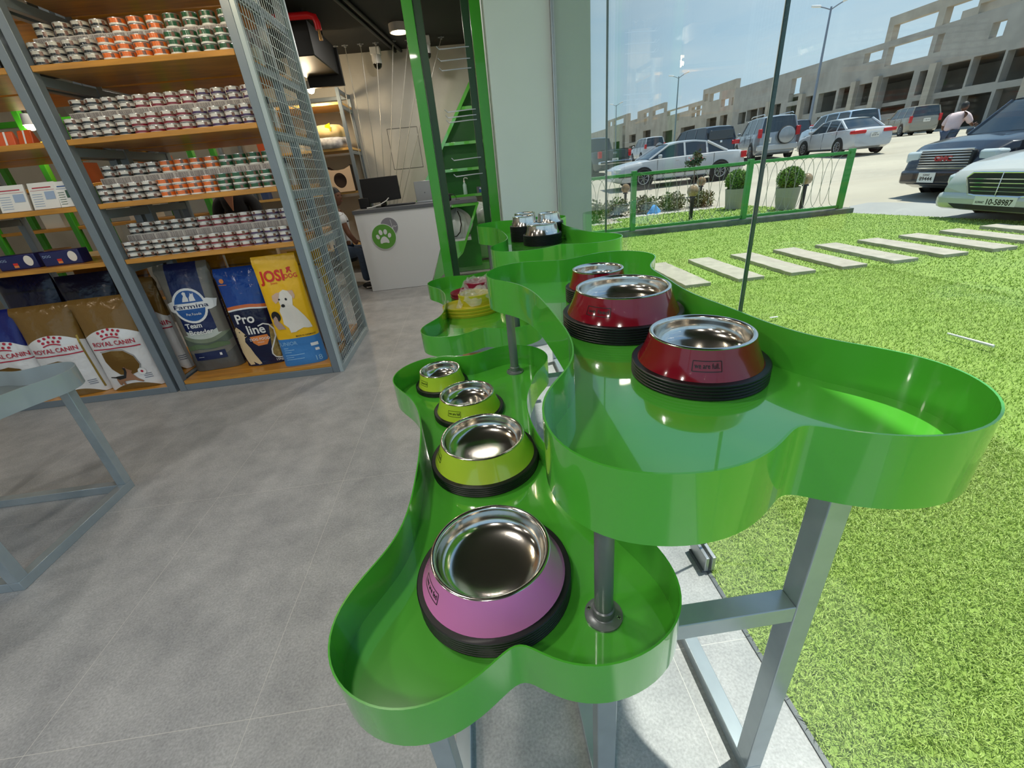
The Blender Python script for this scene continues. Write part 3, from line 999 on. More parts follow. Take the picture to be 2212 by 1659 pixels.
# three gold topped bags with a crown
def crown_bag(x, y, z, w, h, d, rz, label, top_c, foot_c, dog, seed, txt=True):
    b = Bag(x, y, z, w, h, d, rz=rz, seed=seed)
    b.build('food_bag', label, 'bag', band_mat('crown_bag_film_%d' % seed, [(0, foot_c), (0.07, (226, 226, 228)), (0.69, top_c), (1.01, top_c)], curve=0.42, rough=0.22, metal=0.12), 'dog food bags on the lower boards')
    dots = []
    for i in range(5):
        dots.append(circle(-0.10+0.05*i, 0.655+0.012*(2-abs(i-2)), 0.014))
    for i in range(4):
        dots.append(circle(-0.075+0.05*i, 0.622+0.006*(1.5-abs(i-1.5)), 0.014))
    dots += ribbon([(-0.085+0.017*i, 0.585+0.018*(1-((i-5)/5)**2)) for i in range(11)], 0.012)
    b.decal('crown', CRIM, dots)
    b.decal('brand_name', CRIM, texts=[('ROYAL CANIN', 0, 0.512, 0.048, 0.012, 0.42)], off=0.0045)
    b.decal('red_line', CRIM, ribbon([(-0.24+0.06*i, 0.478) for i in range(9)], 0.012))
    if dog:
        b.decal('gold_shield', GOLD, [[(-0.17, 0.44), (-0.06, 0.455), (0.05, 0.44), (0.13, 0.37), (0.15, 0.27), (0.10, 0.19), (0.0, 0.16), (-0.09, 0.18), (-0.15, 0.25), (-0.175, 0.34)]])
        b.decal('shield_border', BLK, ribbon([(-0.18, 0.45), (-0.06, 0.465), (0.055, 0.45), (0.138, 0.377), (0.16, 0.27), (0.135, 0.22)], 0.004), off=0.0045)
        b.decal('dog_print', BRN, [[(-0.14, 0.065), (-0.15, 0.13), (-0.13, 0.16), (-0.06, 0.165), (-0.02, 0.21), (-0.045, 0.25), (-0.02, 0.265), (0.0, 0.235), (0.04, 0.21), (0.02, 0.185), (0.06, 0.12), (0.11, 0.08), (0.10, 0.068), (0.03, 0.10), (-0.02, 0.105), (-0.08, 0.10), (-0.075, 0.06), (-0.095, 0.06), (-0.11, 0.09), (-0.12, 0.06)]], off=0.0055)
        b.decal('dog_saddle', BLK, [[(-0.20, 0.165), (-0.15, 0.16), (-0.13, 0.165), (-0.06, 0.17), (-0.04, 0.22), (-0.045, 0.255), (-0.015, 0.25), (-0.02, 0.20), (-0.05, 0.135), (-0.12, 0.125), (-0.15, 0.145), (-0.20, 0.155)]], off=0.006)
        b.decal('round_seal', W_, [circle(0.135, 0.19, 0.04)], off=0.006)
        b.decal('seal_dot', CRIM, [circle(0.135, 0.19, 0.014)], off=0.007)
    else:
        b.decal('gold_shield', GOLD, [[(-0.15, 0.40), (-0.04, 0.415), (0.06, 0.385), (0.09, 0.33), (0.05, 0.25), (-0.08, 0.24), (-0.14, 0.30)]])
    b.decal('small_print', pm('grey_print2', (120, 124, 140)), [[(0.13, v), (0.21, v), (0.21, v+0.008), (0.13, v+0.008)] for v in (0.15, 0.128, 0.106)])
    if seed == 12:
      b.decal('edge_seal', mat('gold_foil', (176, 146, 78), 0.2, metal=0.8) if 'gold_foil' not in bpy.data.materials else bpy.data.materials['gold_foil'], [[(0.235, 0.05), (0.25, 0.05), (0.25, 0.66), (0.235, 0.66)]])
    return b
GT = (122, 92, 44)
crown_bag(-2.86, 3.50, 0.06, 0.43, 0.735, 0.18, 0.06, 'gold and white food bag with shepherd dog picture, next to the shelf post', GT, GT, True, 11)
crown_bag(-3.30, 3.50, 0.06, 0.40, 0.725, 0.18, 0.12, 'gold and white food bag without dog picture, behind the pale grey tray', GT, GT, False, 12)
crown_bag(-3.665, 3.50, 0.06, 0.33, 0.72, 0.17, 0.10, 'blue topped white food bag at the left picture edge', (22, 30, 110), (22, 30, 110), False, 13)
crown_bag(-2.765, 3.80, 0.06, 0.30, 0.80, 0.12, -0.1, 'gold topped white food bag standing deeper, seen just right of the double post', GT, GT, False, 14)
for i, (x, y, z, w, h, d, rz, c, lab) in enumerate([
        (-3.58, 3.80, 0.06, 0.42, 0.93, 0.20, 0.0, (12, 14, 58), 'dark blue bag behind the gold and white bags, far left'),
        (-3.14, 3.80, 0.06, 0.38, 0.88, 0.20, 0.15, (12, 14, 48), 'dark navy bag standing behind the bag with shepherd picture'),
        (-1.95, 4.12, 0.09, 0.44, 0.88, 0.16, 0.0, (206, 150, 22), 'amber yellow bag on the far side behind the deep blue bag'),
        (-3.20, 4.18, 0.06, 0.60, 0.90, 0.16, 0.0, (180, 116, 18), 'amber bag lying high on the far side of the left bay'),
        (-1.50, 4.20, 0.09, 0.36, 0.80, 0.15, 3.1, (236, 186, 30), 'yellow bag on the far side seen through the wire mesh'),
        (-1.42, 3.93, 0.09, 0.20, 0.70, 0.10, 2.6, (212, 212, 216), 'narrow white bag seen through the wire mesh behind the yellow puppy bag'),
        (-2.42, 4.15, 0.09, 0.40, 0.86, 0.15, 0.1, (196, 140, 24), 'amber bag on the far side behind the navy and grey bag')]):
    b = Bag(x, y, z, w, h, d, rz=rz, seed=20+i)
    b.build('food_bag', lab, 'bag', band_mat('plain_bag_film_%d' % i, [(0, c), (0.82, c), (0.84, tuple(int(v*0.7) for v in c)), (0.86, c)], rough=0.25), 'dog food bags on the far side', nu=12, nv=14)

# ---------------------------------------------------------------- left bay: pouches, leaflets, cartons
zs = 1.760+BT
for i, (x, rz) in enumerate(((-3.12, 0.1), (-3.0, -0.15), (-2.88, 0.1), (-2.76, -0.1))):
    t = thing('treat_pouch', (x, FY+0.12, zs), 'orange treat packet with shiny white seams, %s from left on its board' % ORD[i], 'packet', rz, 'orange packets in the left bay')
    MB().add([(-.05, -.03, 0), (.05, -.03, 0), (.05, .03, 0), (-.05, .03, 0), (-.046, -.006, .088), (.046, -.006, .088), (.046, .006, .088), (-.046, .006, .088)], [(0, 1, 5, 4), (1, 2, 6, 5), (2, 3, 7, 6), (3, 0, 4, 7), (4, 5, 6, 7), (3, 2, 1, 0)]).build('packet_body', pm('orange_packet', (214, 92, 44), 0.25), t, local=True, bevel=0.006)
    MB().add([(-.006, -.0325, .002), (.006, -.0325, .002), (.006, -.0085, .086), (-.006, -.0085, .086)], [(0, 1, 2, 3)]).build('seam', W_, t, local=True)
zs = 1.383+BT
for i, (x, w, h, rz, lab) in enumerate(((-3.42, 0.16, 0.17, 0.2, 'white leaflet with blue top, leftmost on its board'), (-3.22, 0.15, 0.18, 0.1, 'blue and white carton beside the first leaflet'), (-3.0, 0.17, 0.165, 0.12, 'white leaflet with red heading left of its twin'), (-2.80, 0.17, 0.165, 0.0, 'white leaflet with red heading right of its twin'), (-2.66, 0.09, 0.16, 0.25, 'narrow leaflet with green foot next to the post'))):
    t = thing('leaflet', (x, FY+0.05, zs), lab, 'leaflet', rz, 'leaflets in the left bay')
    MB().obox((0, 0.02, h/2), (1, 0, 0), (0, 0.25, 1), (0, 1, -0.25), w, h, 0.012).build('sheet', M['paper'], t, local=True)
    f = lambda a, c: V((a, 0.02-h/2*0.25+c*0.2425-0.0075, c*0.97+0.002))
    def q(x0, x1, z0, z1):
        return [(x0, z0), (x1, z0), (x1, z1), (x0, z1)]
    mb = MB()
    for p in (q(-w*.35, w*.35, h*.80, h*.84), q(-w*.45, w*.45, h*.72, h*.73)):
        mb.poly([f(*c) for c in p])
    mb.build('heading', CRIM if i in (2, 3) else BLUE, t, local=True)
    mb = MB()
    for n in range(6):
        mb.poly([f(*c) for c in q(-w*.42, -w*.05, h*(.12+.09*n), h*(.14+.09*n))])
    mb.poly([f(*c) for c in q(w*.05, w*.42, h*.36, h*.66)])
    mb.build('printing', pm('pale_blue_print', (150, 170, 200)) if i != 4 else pm('green_foot_print', (30, 80, 60)), t, local=True)
zs = 1.018+BT
for i, x in enumerate((-3.23, -2.93)):
    t = thing('pouch_box', (x, FY+0.14, zs), ['dark blue tray box of pouches with dog face, left of the pair', 'dark blue tray box of pouches with dog face, right of the pair'][i], 'box', 0.08, 'dark blue boxes in the left bay')
    MB().box(-.125, .125, -.05, .05, 0, .10).build('box_body', pm('dark_blue_box', (18, 24, 84), 0.3), t, local=True, bevel=0.006)
    f = plane_fn((0, -0.0512, 0), (1, 0, 0), (0, 0, 1))
    mb = MB().poly([f(*p) for p in circle(0.075, 0.055, 0.028, 0.035)])
    mb.build('dog_picture', CREAM, t, local=True)
    MB().poly([f(*p) for p in ((-0.03, 0.015), (0.0, 0.015), (0.0, 0.03), (-0.03, 0.03))]).build('cream_label', ORNG, t, local=True)
    MB().poly([f(*p) for p in ((-0.03, 0.031), (0.0, 0.031), (0.0, 0.046), (-0.03, 0.046))]).build('red_label', REDP, t, local=True)
    mb = MB()
    text(mb, 'DOG', f, 0.016, -0.085, 0.06, bold=0.01)
    mb.build('lettering', pm('pale_blue_print', (150, 170, 200)), t, local=True)

# goods on the far side, seen through the wire mesh
far = [(-1.36, 1.018+BT, 0.16, (226, 228, 230)), (-1.40, 1.383+BT, 0.20, (214, 220, 224)), (-1.42, 1.76+BT, 0.24, (196, 204, 210)), (-1.38, 2.143+BT, 0.2, (176, 190, 190)), (-1.62, 1.383+BT, 0.17, (222, 214, 196)), (-1.60, 1.018+BT, 0.16, (160, 120, 90)), (-1.62, 1.76+BT, 0.16, (70, 96, 150)), (-1.60, 2.143+BT, 0.22, (60, 56, 52))]
nm = ['white bottle group on the fourth board', 'white bottle on the third board', 'pale bottle on the second board', 'pale bottle on the top board', 'cream jar on the third board', 'tan jar on the fourth board', 'blue jar on the second board', 'dark jar on the top board']
for i, (x, z, h, c) in enumerate(far):
    y = FY+0.66 if i % 2 else FY+0.72
    t = thing('shampoo_bottle', (x, y, z), nm[i]+', far side behind the wire mesh', 'bottle', 0, 'bottles behind the wire mesh')
    MB().lathe([(0, 0), (.035, 0), (.036, h*.7), (.02, h*.8), (.014, h*.82), (0, h*.82)], 16).build('bottle_body', mat('bottle_plastic_%d' % i, c, 0.3), t, local=True)
    MB().lathe([(0, h*.82), (.017, h*.82), (.017, h), (0, h)], 14).build('bottle_cap', M['darkgrey'], t, local=True)
# ---------------------------------------------------------------- bone shaped display trays
UO = [(0.027, 1.476), (0.03, 1.442), (0.038, 1.409), (0.056, 1.38), (0.08, 1.357), (0.102, 1.331), (0.118, 1.301), (0.13, 1.269), (0.14, 1.237), (0.148, 1.204), (0.155, 1.171), (0.159, 1.137), (0.161, 1.103), (0.164, 1.069), (0.166, 1.035), (0.168, 1.001), (0.17, 0.967), (0.171, 0.933), (0.172, 0.9), (0.173, 0.866), (0.174, 0.832), (0.172, 0.798), (0.169, 0.764), (0.163, 0.73), (0.155, 0.698), (0.142, 0.666), (0.122, 0.638), (0.099, 0.613), (0.081, 0.585), (0.07, 0.553), (0.064, 0.519), (0.064, 0.485), (0.069, 0.452), (0.081, 0.42), (0.102, 0.393), (0.128, 0.372), (0.16, 0.36), (0.193, 0.352), (0.226, 0.348), (0.26, 0.35), (0.293, 0.359), (0.323, 0.375), (0.349, 0.396), (0.364, 0.413), (0.376, 0.419), (0.388, 0.411), (0.402, 0.398), (0.429, 0.377), (0.46, 0.363), (0.493, 0.354), (0.527, 0.351), (0.56, 0.355), (0.592, 0.367), (0.621, 0.385), (0.645, 0.409), (0.663, 0.438), (0.673, 0.47), (0.676, 0.504), (0.67, 0.537), (0.655, 0.567), (0.635, 0.595), (0.612, 0.62), (0.591, 0.646), (0.576, 0.677), (0.566, 0.709), (0.558, 0.742), (0.553, 0.776), (0.549, 0.809), (0.546, 0.843), (0.543, 0.877), (0.537, 0.91), (0.530, 0.943), (0.525, 0.976), (0.523, 1.01), (0.523, 1.044), (0.525, 1.078), (0.529, 1.111), (0.533, 1.145), (0.536, 1.179), (0.537, 1.213), (0.536, 1.247), (0.538, 1.281), (0.544, 1.314), (0.556, 1.345), (0.573, 1.374), (0.593, 1.402), (0.613, 1.429), (0.629, 1.459), (0.635, 1.492), (0.632, 1.526), (0.622, 1.558), (0.604, 1.587), (0.58, 1.611), (0.552, 1.63), (0.519, 1.64), (0.486, 1.64), (0.452, 1.633), (0.422, 1.619), (0.393, 1.601), (0.366, 1.58), (0.337, 1.566), (0.305, 1.571), (0.277, 1.587), (0.246, 1.602), (0.214, 1.612), (0.181, 1.622), (0.148, 1.624), (0.118, 1.613), (0.091, 1.592), (0.067, 1.568), (0.048, 1.54), (0.034, 1.509)]
LOW = [(-0.315, 0.451), (-0.303, 0.418), (-0.283, 0.39), (-0.257, 0.367), (-0.227, 0.349), (-0.194, 0.34), (-0.159, 0.336), (-0.125, 0.342), (-0.092, 0.354), (-0.062, 0.372), (-0.035, 0.394), (-0.018, 0.409), (-0.005, 0.414), (0.008, 0.403), (0.022, 0.386), (0.05, 0.367), (0.083, 0.355), (0.118, 0.351), (0.153, 0.355), (0.186, 0.364), (0.218, 0.378), (0.247, 0.398), (0.267, 0.426), (0.279, 0.459), (0.282, 0.493), (0.279, 0.528), (0.269, 0.561), (0.255, 0.593), (0.241, 0.625), (0.227, 0.657), (0.213, 0.689), (0.198, 0.721), (0.184, 0.753), (0.17, 0.785), (0.157, 0.817), (0.144, 0.85), (0.133, 0.883), (0.123, 0.916), (0.115, 0.95), (0.109, 0.985), (0.104, 1.019), (0.102, 1.054), (0.101, 1.089), (0.102, 1.124), (0.105, 1.159), (0.111, 1.192), (0.119, 1.224), (0.130, 1.254), (0.143, 1.285), (0.151, 1.317), (0.163, 1.35), (0.181, 1.38), (0.203, 1.407), (0.223, 1.436), (0.235, 1.469), (0.238, 1.503), (0.232, 1.537), (0.22, 1.57), (0.201, 1.6), (0.176, 1.624), (0.147, 1.643), (0.115, 1.656), (0.08, 1.657), (0.046, 1.648), (0.015, 1.634), (-0.014, 1.614), (-0.04, 1.591), (-0.07, 1.577), (-0.1, 1.591), (-0.13, 1.608), (-0.163, 1.621), (-0.197, 1.628), (-0.232, 1.625), (-0.264, 1.612), (-0.294, 1.594), (-0.319, 1.57), (-0.339, 1.541), (-0.353, 1.51), (-0.358, 1.475), (-0.357, 1.44), (-0.346, 1.407), (-0.33, 1.376), (-0.31, 1.347), (-0.289, 1.32), (-0.27, 1.29), (-0.256, 1.258), (-0.244, 1.225), (-0.235, 1.192), (-0.227, 1.158), (-0.221, 1.123), (-0.217, 1.089), (-0.215, 1.054), (-0.213, 1.019), (-0.211, 0.984), (-0.21, 0.949), (-0.21, 0.914), (-0.21, 0.879), (-0.211, 0.844), (-0.211, 0.809), (-0.212, 0.775), (-0.215, 0.74), (-0.22, 0.705), (-0.227, 0.671), (-0.241, 0.639), (-0.26, 0.61), (-0.281, 0.582), (-0.3, 0.552), (-0.313, 0.52), (-0.318, 0.486)]
def resmooth(p, it=3, sub=2):
    for _ in range(it):
        n = len(p)
        p = [((p[i-1][0]+2*p[i][0]+p[(i+1) % n][0])/4, (p[i-1][1]+2*p[i][1]+p[(i+1) % n][1])/4) for i in range(n)]
    out = []
    n = len(p)
    for i in range(n):
        a, b, c, d = p[i-1], p[i], p[(i+1) % n], p[(i+2) % n]
        for s in range(sub):
            t = s/sub
            out.append(tuple(.5*((2*b[k])+(c[k]-a[k])*t+(2*a[k]-5*b[k]+4*c[k]-d[k])*t*t+(3*b[k]-a[k]-3*c[k]+d[k])*t**3) for k in (0, 1)))
    return out
UO, LOW = resmooth(UO), resmooth(LOW)

def tray(o, dx, dy, zr, zb, zf, ml, mf, parent, label):
    n = len(o)
    area = sum(o[i-1][0]*o[i][1]-o[i][0]*o[i-1][1] for i in range(n))
    sg = 1 if area > 0 else -1
    inn = []
    for i in range(n):
        tx, ty = o[(i+1) % n][0]-o[i-1][0], o[(i+1) % n][1]-o[i-1][1]
        l = sqrt(tx*tx+ty*ty)
        inn.append((o[i][0]-ty/l*0.003*sg, o[i][1]+tx/l*0.003*sg))
    P = [(x+dx, y+dy) for x, y in o]
    Q = [(x+dx, y+dy) for x, y in inn]
    mb = MB()
    rings = [[(x, y, zb) for x, y in P], [(x, y, zr) for x, y in P], [(x, y, zr) for x, y in Q], [(x, y, zb) for x, y in Q]]
    vs = sum(rings, [])
    fs = []
    for k in range(4):
        k2 = (k+1) % 4
        for i in range(n):
            j = (i+1) % n
            fs.append((k*n+i, k*n+j, k2*n+j, k2*n+i))
    mb.add(vs, fs)
    f = MB().prism([(x, y, zf-0.003) for x, y in Q], (0, 0, 0.003))
    fl = f.build('tray_floor', mf, parent, smooth=20)
    fl['label'] = label
    lp = mb.build('tray_lip', ml, fl, smooth=40)
    return fl

def sled(mb, x, y0, y1, z1, w=0.04):
    mb.box(x-w/2, x+w/2, y0-w/2, y1+w/2, 0.0, w)
    mb.box(x-w/2, x+w/2, y0-w/2, y0+w/2, w, z1)
    mb.box(x-w/2, x+w/2, y1-w/2, y1+w/2, w, z1)
    return mb

def bone_table(dx, dy, label, dxu=0.0):
    t = thing('display_table', (dx, dy+1.0, 0), label, 'table')
    a = tray(LOW, dx, dy, 0.73, 0.633, 0.645, M['greenlip'], M['green'], t, 'lower green bone shaped tray')
    c = tray(UO, dx+dxu, dy, 1.065, 0.955, 0.985, M['greenlip'], M['green'], t, 'upper green bone shaped tray')
    y0, y1 = dy+0.475, dy+1.52
    for x, z1 in ((0.515, 0.98), (0.15, 0.592), (-0.19, 0.592)):
        sled(MB(), dx+x, y0, y1, z1).build('leg_frame', M['legmetal'], t, bevel=0.002)
    for y in (y0, y1):
        MB().box(dx-0.23, dx+0.515-0.02, y-0.02, y+0.02, 0.592, 0.632).build('crossbar', M['legmetal'], t, bevel=0.002)
    MB().box(dx+0.10, dx+0.495, dy+0.98, dy+1.02, 0.592, 0.632).build('crossbar', M['legmetal'], t, bevel=0.002)
    MB().box(dx+0.497, dx+0.533, y0+0.02, y1-0.02, 0.935, 0.954).build('top_rail', M['legmetal'], t, bevel=0.002)
    for x, y in ((0.151, 0.490), (0.107, 1.567)):
        MB().cyl((dx+x, dy+y, 0.645), (dx+x, dy+y, 0.982), 0.0165, n=24).build('pipe', M['pipe'], t)
        fl = MB().lathe([(0.0, 0.645), (0.034, 0.645), (0.034, 0.649), (0.022, 0.650), (0.0195, 0.652), (0.0195, 0.668), (0.0167, 0.670)], 28, (dx+x, dy+y, 0)).build('pipe_flange', M['pipe'], t)
        for an in (2.6, -0.5, 1.05):
            sx_, sy_ = dx+x+0.0275*cos(an), dy+y+0.0275*sin(an)
            s = MB().lathe([(0.0046, 0.6485), (0.004, 0.6505), (0.0, 0.6508)], 12, (sx_, sy_, 0)).build('screw', M['screw'], fl)
            MB().box(sx_-0.003, sx_+0.003, sy_-0.0006, sy_+0.0006, 0.6505, 0.6512).box(sx_-0.0006, sx_+0.0006, sy_-0.003, sy_+0.003, 0.6505, 0.6512).build('screw_slot', M['black'], fl)
    return t
bone_table(0, 0, 'nearest green display table with two bone shaped trays on silver grey legs')
bone_table(0.015, 1.5, 'farther green two tier bone tray table beside the window, before the pier', -0.003)

t = thing('display_table', (-2.3, 1.75, 0), 'pale grey bone tray table on the left, cut by the picture edge', 'table')
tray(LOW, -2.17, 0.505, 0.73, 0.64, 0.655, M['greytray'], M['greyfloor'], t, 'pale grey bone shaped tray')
for x in (-2.05, -2.75):
    sled(MB(), x, 1.44, 2.065, 0.64, 0.045).build('leg_frame', M['legmetal'], t, bevel=0.002)
for y in (1.44, 2.065):
    MB().box(-2.727, -2.073, y-0.0225, y+0.0225, 0.0, 0.045).build('floor_bar', M['legmetal'], t, bevel=0.002)

# ---------------------------------------------------------------- pet bowls
PIT = 0.0062
def bowl_proto(R, r, H, mbody, writing=None):
    t = thing('pet_bowl', (0, 0, 0), 'x', 'bowl')
    MB().lathe([(R-0.017, 0.0), (R-0.002, 0.0), (R, 0.0015), (R, 0.0042), (R-0.002, 0.0059), (R-0.017, 0.0059), (R-0.017, 0.0)], 64).build('rubber_ring', M['rubber'], t, local=True)
    pr = []
    for i in range(13):
        k = i/12
        rad = (R-0.0115)+(r+0.0035-(R-0.0115))*(k**0.92) - 0.004*sin(pi*k)*0.4
        pr.append((rad, 0.0062+(H-0.0080)*k))
    body = MB().lathe([(R-0.016, 0.0061)]+pr, 72).build('bowl_body', mbody, t, local=True, smooth=60)
    d = 0.72*H
    MB().lathe([(r+0.0036, H-0.0024), (r+0.0042, H-0.0006), (r+0.0028, H+0.0008), (r-0.001, H+0.0010), (r-0.004, H-0.0006), (r-0.0055, H-0.004)]+[((r-0.006)*(1-(k/16)**2.6), H-0.004-d*(1-(1-k/16)**2.2)) for k in range(1, 16)]+[(0.0005, H-0.004-d)], 72).build('steel_insert', M['steel'], t, local=True, smooth=60)
    if writing:
        def fn(a, b):          # a: angle along the side, b: height 0..1
            rad = (R-0.0115)+(r+0.0035-(R-0.0115))*(b**0.92) - 0.0016*sin(pi*b)+0.0007
            return V((rad*cos(a), rad*sin(a), 0.0062+(H-0.0080)*b))
        mb = MB()
        for s, a, b, h, wd in writing:
            text(mb, s, fn, h, a, b, bold=0.012, width=wd)
        # box outline round the main words
        a0, a1 = writing[0][1]-writing[0][4]/2-0.03, writing[0][1]+writing[0][4]/2+0.03
        for bb in (0.33, 0.66):
            for k in range(10):
                x0, x1 = a0+(a1-a0)*k/10, a0+(a1-a0)*(k+1)/10
                mb.add([fn(x0, bb-.012), fn(x1, bb-.012), fn(x1, bb+.012), fn(x0, bb+.012)], [(0, 1, 2, 3)])
        for aa in (a0, a1):
            mb.add([fn(aa-.006, .33), fn(aa+.006, .33), fn(aa+.006, .66), fn(aa-.006, .66)], [(0, 1, 2, 3)])
        mb.build('lettering', M['ink'], t, local=True, smooth=0)
    return t
def bowl_stack(x, y, zf, n, proto, what, rz, group):
    for i in range(n):
        lab = 'topmost bowl of %s' % what if i == n-1 else 'bowl, %s from bottom of %s' % (ORD[i], what)
        if n == 1:
            lab = what
        if i == n-1:
            o = proto
            o.location = (x, y, zf+i*PIT)
            o.rotation_euler = (0, 0, rz)
            tag(o, lab, 'bowl', group)
        else:
            r = dup_plain(proto, (x, y, zf+i*PIT), lab, group)
def dup_plain(o, loc, label, group):
    r = o.copy()
    COL.objects.link(r)
    r.location = loc
    for ch in o.children:
        if 'lettering' in ch.name:
            continue
        c = ch.copy()
        COL.objects.link(c)
        c.parent = r
    return tag(r, label, 'bowl', group)
wf = lambda w1, a: [(w1, a, 0.43, 0.16, 0.40)]
bowl_stack(-0.039, 0.594, 0.6452, 6, bowl_proto(0.151, 0.110, 0.066, M['pink'], wf('we are fed', -2.75)), 'the pink stack on the lower tray', 0.0, 'pink bowl stack')
bowl_stack(-0.039, 0.994, 0.6452, 5, bowl_proto(0.150, 0.1105, 0.066, M['lime'], wf('we are fed', -2.9)), 'the large lime stack next to the pink one', -0.1, 'large lime bowl stack')
bowl_stack(-0.082, 1.296, 0.6452, 3, bowl_proto(0.1204, 0.0882, 0.060, M['lime'], wf('we are full', -2.05)), 'the middle sized lime stack', 0.0, 'middle lime bowl stack')
bowl_stack(-0.185, 1.523, 0.6452, 3, bowl_proto(0.1016, 0.0739, 0.060, M['lime'], wf('we are full', -2.4)), 'the smallest lime stack at the far end', 0.0, 'small lime bowl stack')
bowl_stack(0.4142, 0.7383, 0.9852, 5, bowl_proto(0.127, 0.0916, 0.061, M['maroon'], wf('we are full.', -1.93)), 'the maroon stack nearest the camera', 0.0, 'near maroon bowl stack')
bowl_stack(0.366, 1.0523, 0.9852, 7, bowl_proto(0.153, 0.1137, 0.066, M['maroon'], [('we feed', -2.35, 0.43, 0.15, 0.42)]), 'the large maroon stack in the middle', 0.0, 'large maroon bowl stack')
bowl_stack(0.377, 1.315, 0.9852, 7, bowl_proto(0.1016, 0.0739, 0.058, M['maroon']), 'the small maroon stack farthest away', 0.0, 'small maroon bowl stack')
for i, (x, y, n, R, r, nm) in enumerate(((0.397, 2.492, 9, 0.108, 0.079, 'the front steel bowl stack on the far table'), (0.322, 2.686, 14, 0.086, 0.061, 'the left steel bowl stack on the far table'), (0.478, 2.72, 14, 0.086, 0.061, 'the right steel bowl stack on the far table'), (0.352, 2.872, 14, 0.086, 0.061, 'the rear steel bowl stack on the far table'))):
    bowl_stack(x, y, 0.9852, n, bowl_proto(R, r, 0.056, M['steel']), nm, 0.0, nm[4:])

# oval feeders
def oval(t, mb, prof, a, b, c, n=48):
    vs = []
    for k, z in prof:
        for i in range(n):
            th = 2*pi*i/n
            vs.append((c[0]+(a+k)*cos(th), c[1]+(b+k)*sin(th), c[2]+z))
    fs = [(j*n+i, j*n+(i+1) % n, (j+1)*n+(i+1) % n, (j+1)*n+i) for j in range(len(prof)-1) for i in range(n)]
    fs.append(tuple(range((len(prof)-1)*n, len(prof)*n)))
    return mb.add(vs, fs)
def feeder_proto(m):
    t = thing('oval_feeder', (0, 0, 0), 'x', 'feeder')
    mb = oval(t, MB(), [(-0.012, 0.0), (-0.004, 0.0), (0.0, 0.008), (0.001, 0.017), (-0.002, 0.019), (-0.006, 0.017), (-0.016, 0.010), (-0.03, 0.008)], 0.165, 0.118, (0, 0, 0))
    mb.build('saucer', m, t, local=True, smooth=60)
    mb = oval(t, MB(), [(0.006, 0.008), (0.0, 0.014), (-0.002, 0.03), (0.002, 0.075), (-0.003, 0.077), (-0.008, 0.07), (-0.014, 0.02), (-0.02, 0.016)], 0.095, 0.082, (0.03, 0.0, 0))
    mb.build('cup', m, t, local=True, smooth=60)
    return t
film = bpy.data.materials.new('clear_plastic_film')
film.use_nodes = True
fb = film.node_tree.nodes['Principled BSDF']
fb.inputs['Base Color'].default_value = (0.86, 0.88, 0.88, 1)
fb.inputs['Roughness'].default_value = 0.12
fb.inputs['Alpha'].default_value = 0.26
def film_sheet(t, cx, cy, cz, a, b, seed, drop=0.05, name='plastic_film', m=None):
    rnd = random.Random(seed)
    ph = [rnd.uniform(0, 6.28) for _ in range(8)]
    def fn(i, j):
        th = 2*pi*i
        rr = j
        w = 0.10*sin(3*th+ph[0])+0.08*sin(5*th+ph[1])+0.06*sin(9*th+ph[2])
        k = rr*(1+w*rr*rr)
        z = 0.012*sin(4*th+ph[3])*rr+0.010*sin(7*rr*3+2*th+ph[4])*rr+0.008*sin(11*th+ph[5])*rr*rr-(drop*max(0, rr-0.72)/0.28)*(1+0.5*sin(2*th+ph[6])+0.3*sin(6*th+ph[7]))
        return V((cx+a*k*cos(th), cy+b*k*sin(th), cz+z))
    mb = MB().grid(fn, 96, 14)
    return mb.build(name, m or film, t, smooth=180, local=True)
for (x, y, n, m, nm, rz) in ((-0.052, 2.462, 3, pm('mustard_feeder_plastic', (196, 186, 44), 0.35), 'yellow oval feeder', 0.05), (-0.02, 2.84, 2, pm('crimson_feeder_plastic', (150, 24, 60), 0.35), 'crimson oval feeder', 0.1)):
    p = feeder_proto(m)
    for i in range(n):
        o = p if i == n-1 else dup(p)
        o.location = (x, y, 0.6452+0.0185*i)
        o.rotation_euler = (0, 0, rz)
        tag(o, '%s, %s of stack on far lower tray' % (nm, 'topmost, wrapped in film,' if i == n-1 else 'lowest' if i == 0 else 'middle one'), 'feeder', nm+' stack')
    film_sheet(p, 0.03, 0, 0.088, 0.115, 0.10, 3 if n == 3 else 5)

# cardboard boxes under the far table
for i, (x, y, w) in enumerate(((-0.092, 2.84, 0.14), (0.055, 2.84, 0.135))):
    t = thing('cardboard_box', (x, y, 0), ['small brown cardboard box under the far table, left one', 'brown cardboard box with handwriting under the far table, right one'][i], 'box')
    MB().box(x-w/2, x+w/2, y-0.13, y+0.13, 0, 0.26).build('box_body', M['card'], t, bevel=0.003)
    MB().box(x-0.022, x+0.022, y-0.1305, y+0.1305, 0.18, 0.2605).build('tape', pm('brown_tape', (158, 116, 70), 0.3), t)
    if i:
        mb = MB()
        for k in range(6):
            mb.box(x-0.07+0.022*k, x-0.057+0.022*k, y-0.132, y-0.1302, 0.13+0.01*(k % 2), 0.15+0.012*((k+1) % 2))
        mb.build('pen_marks', M['ink'], t)
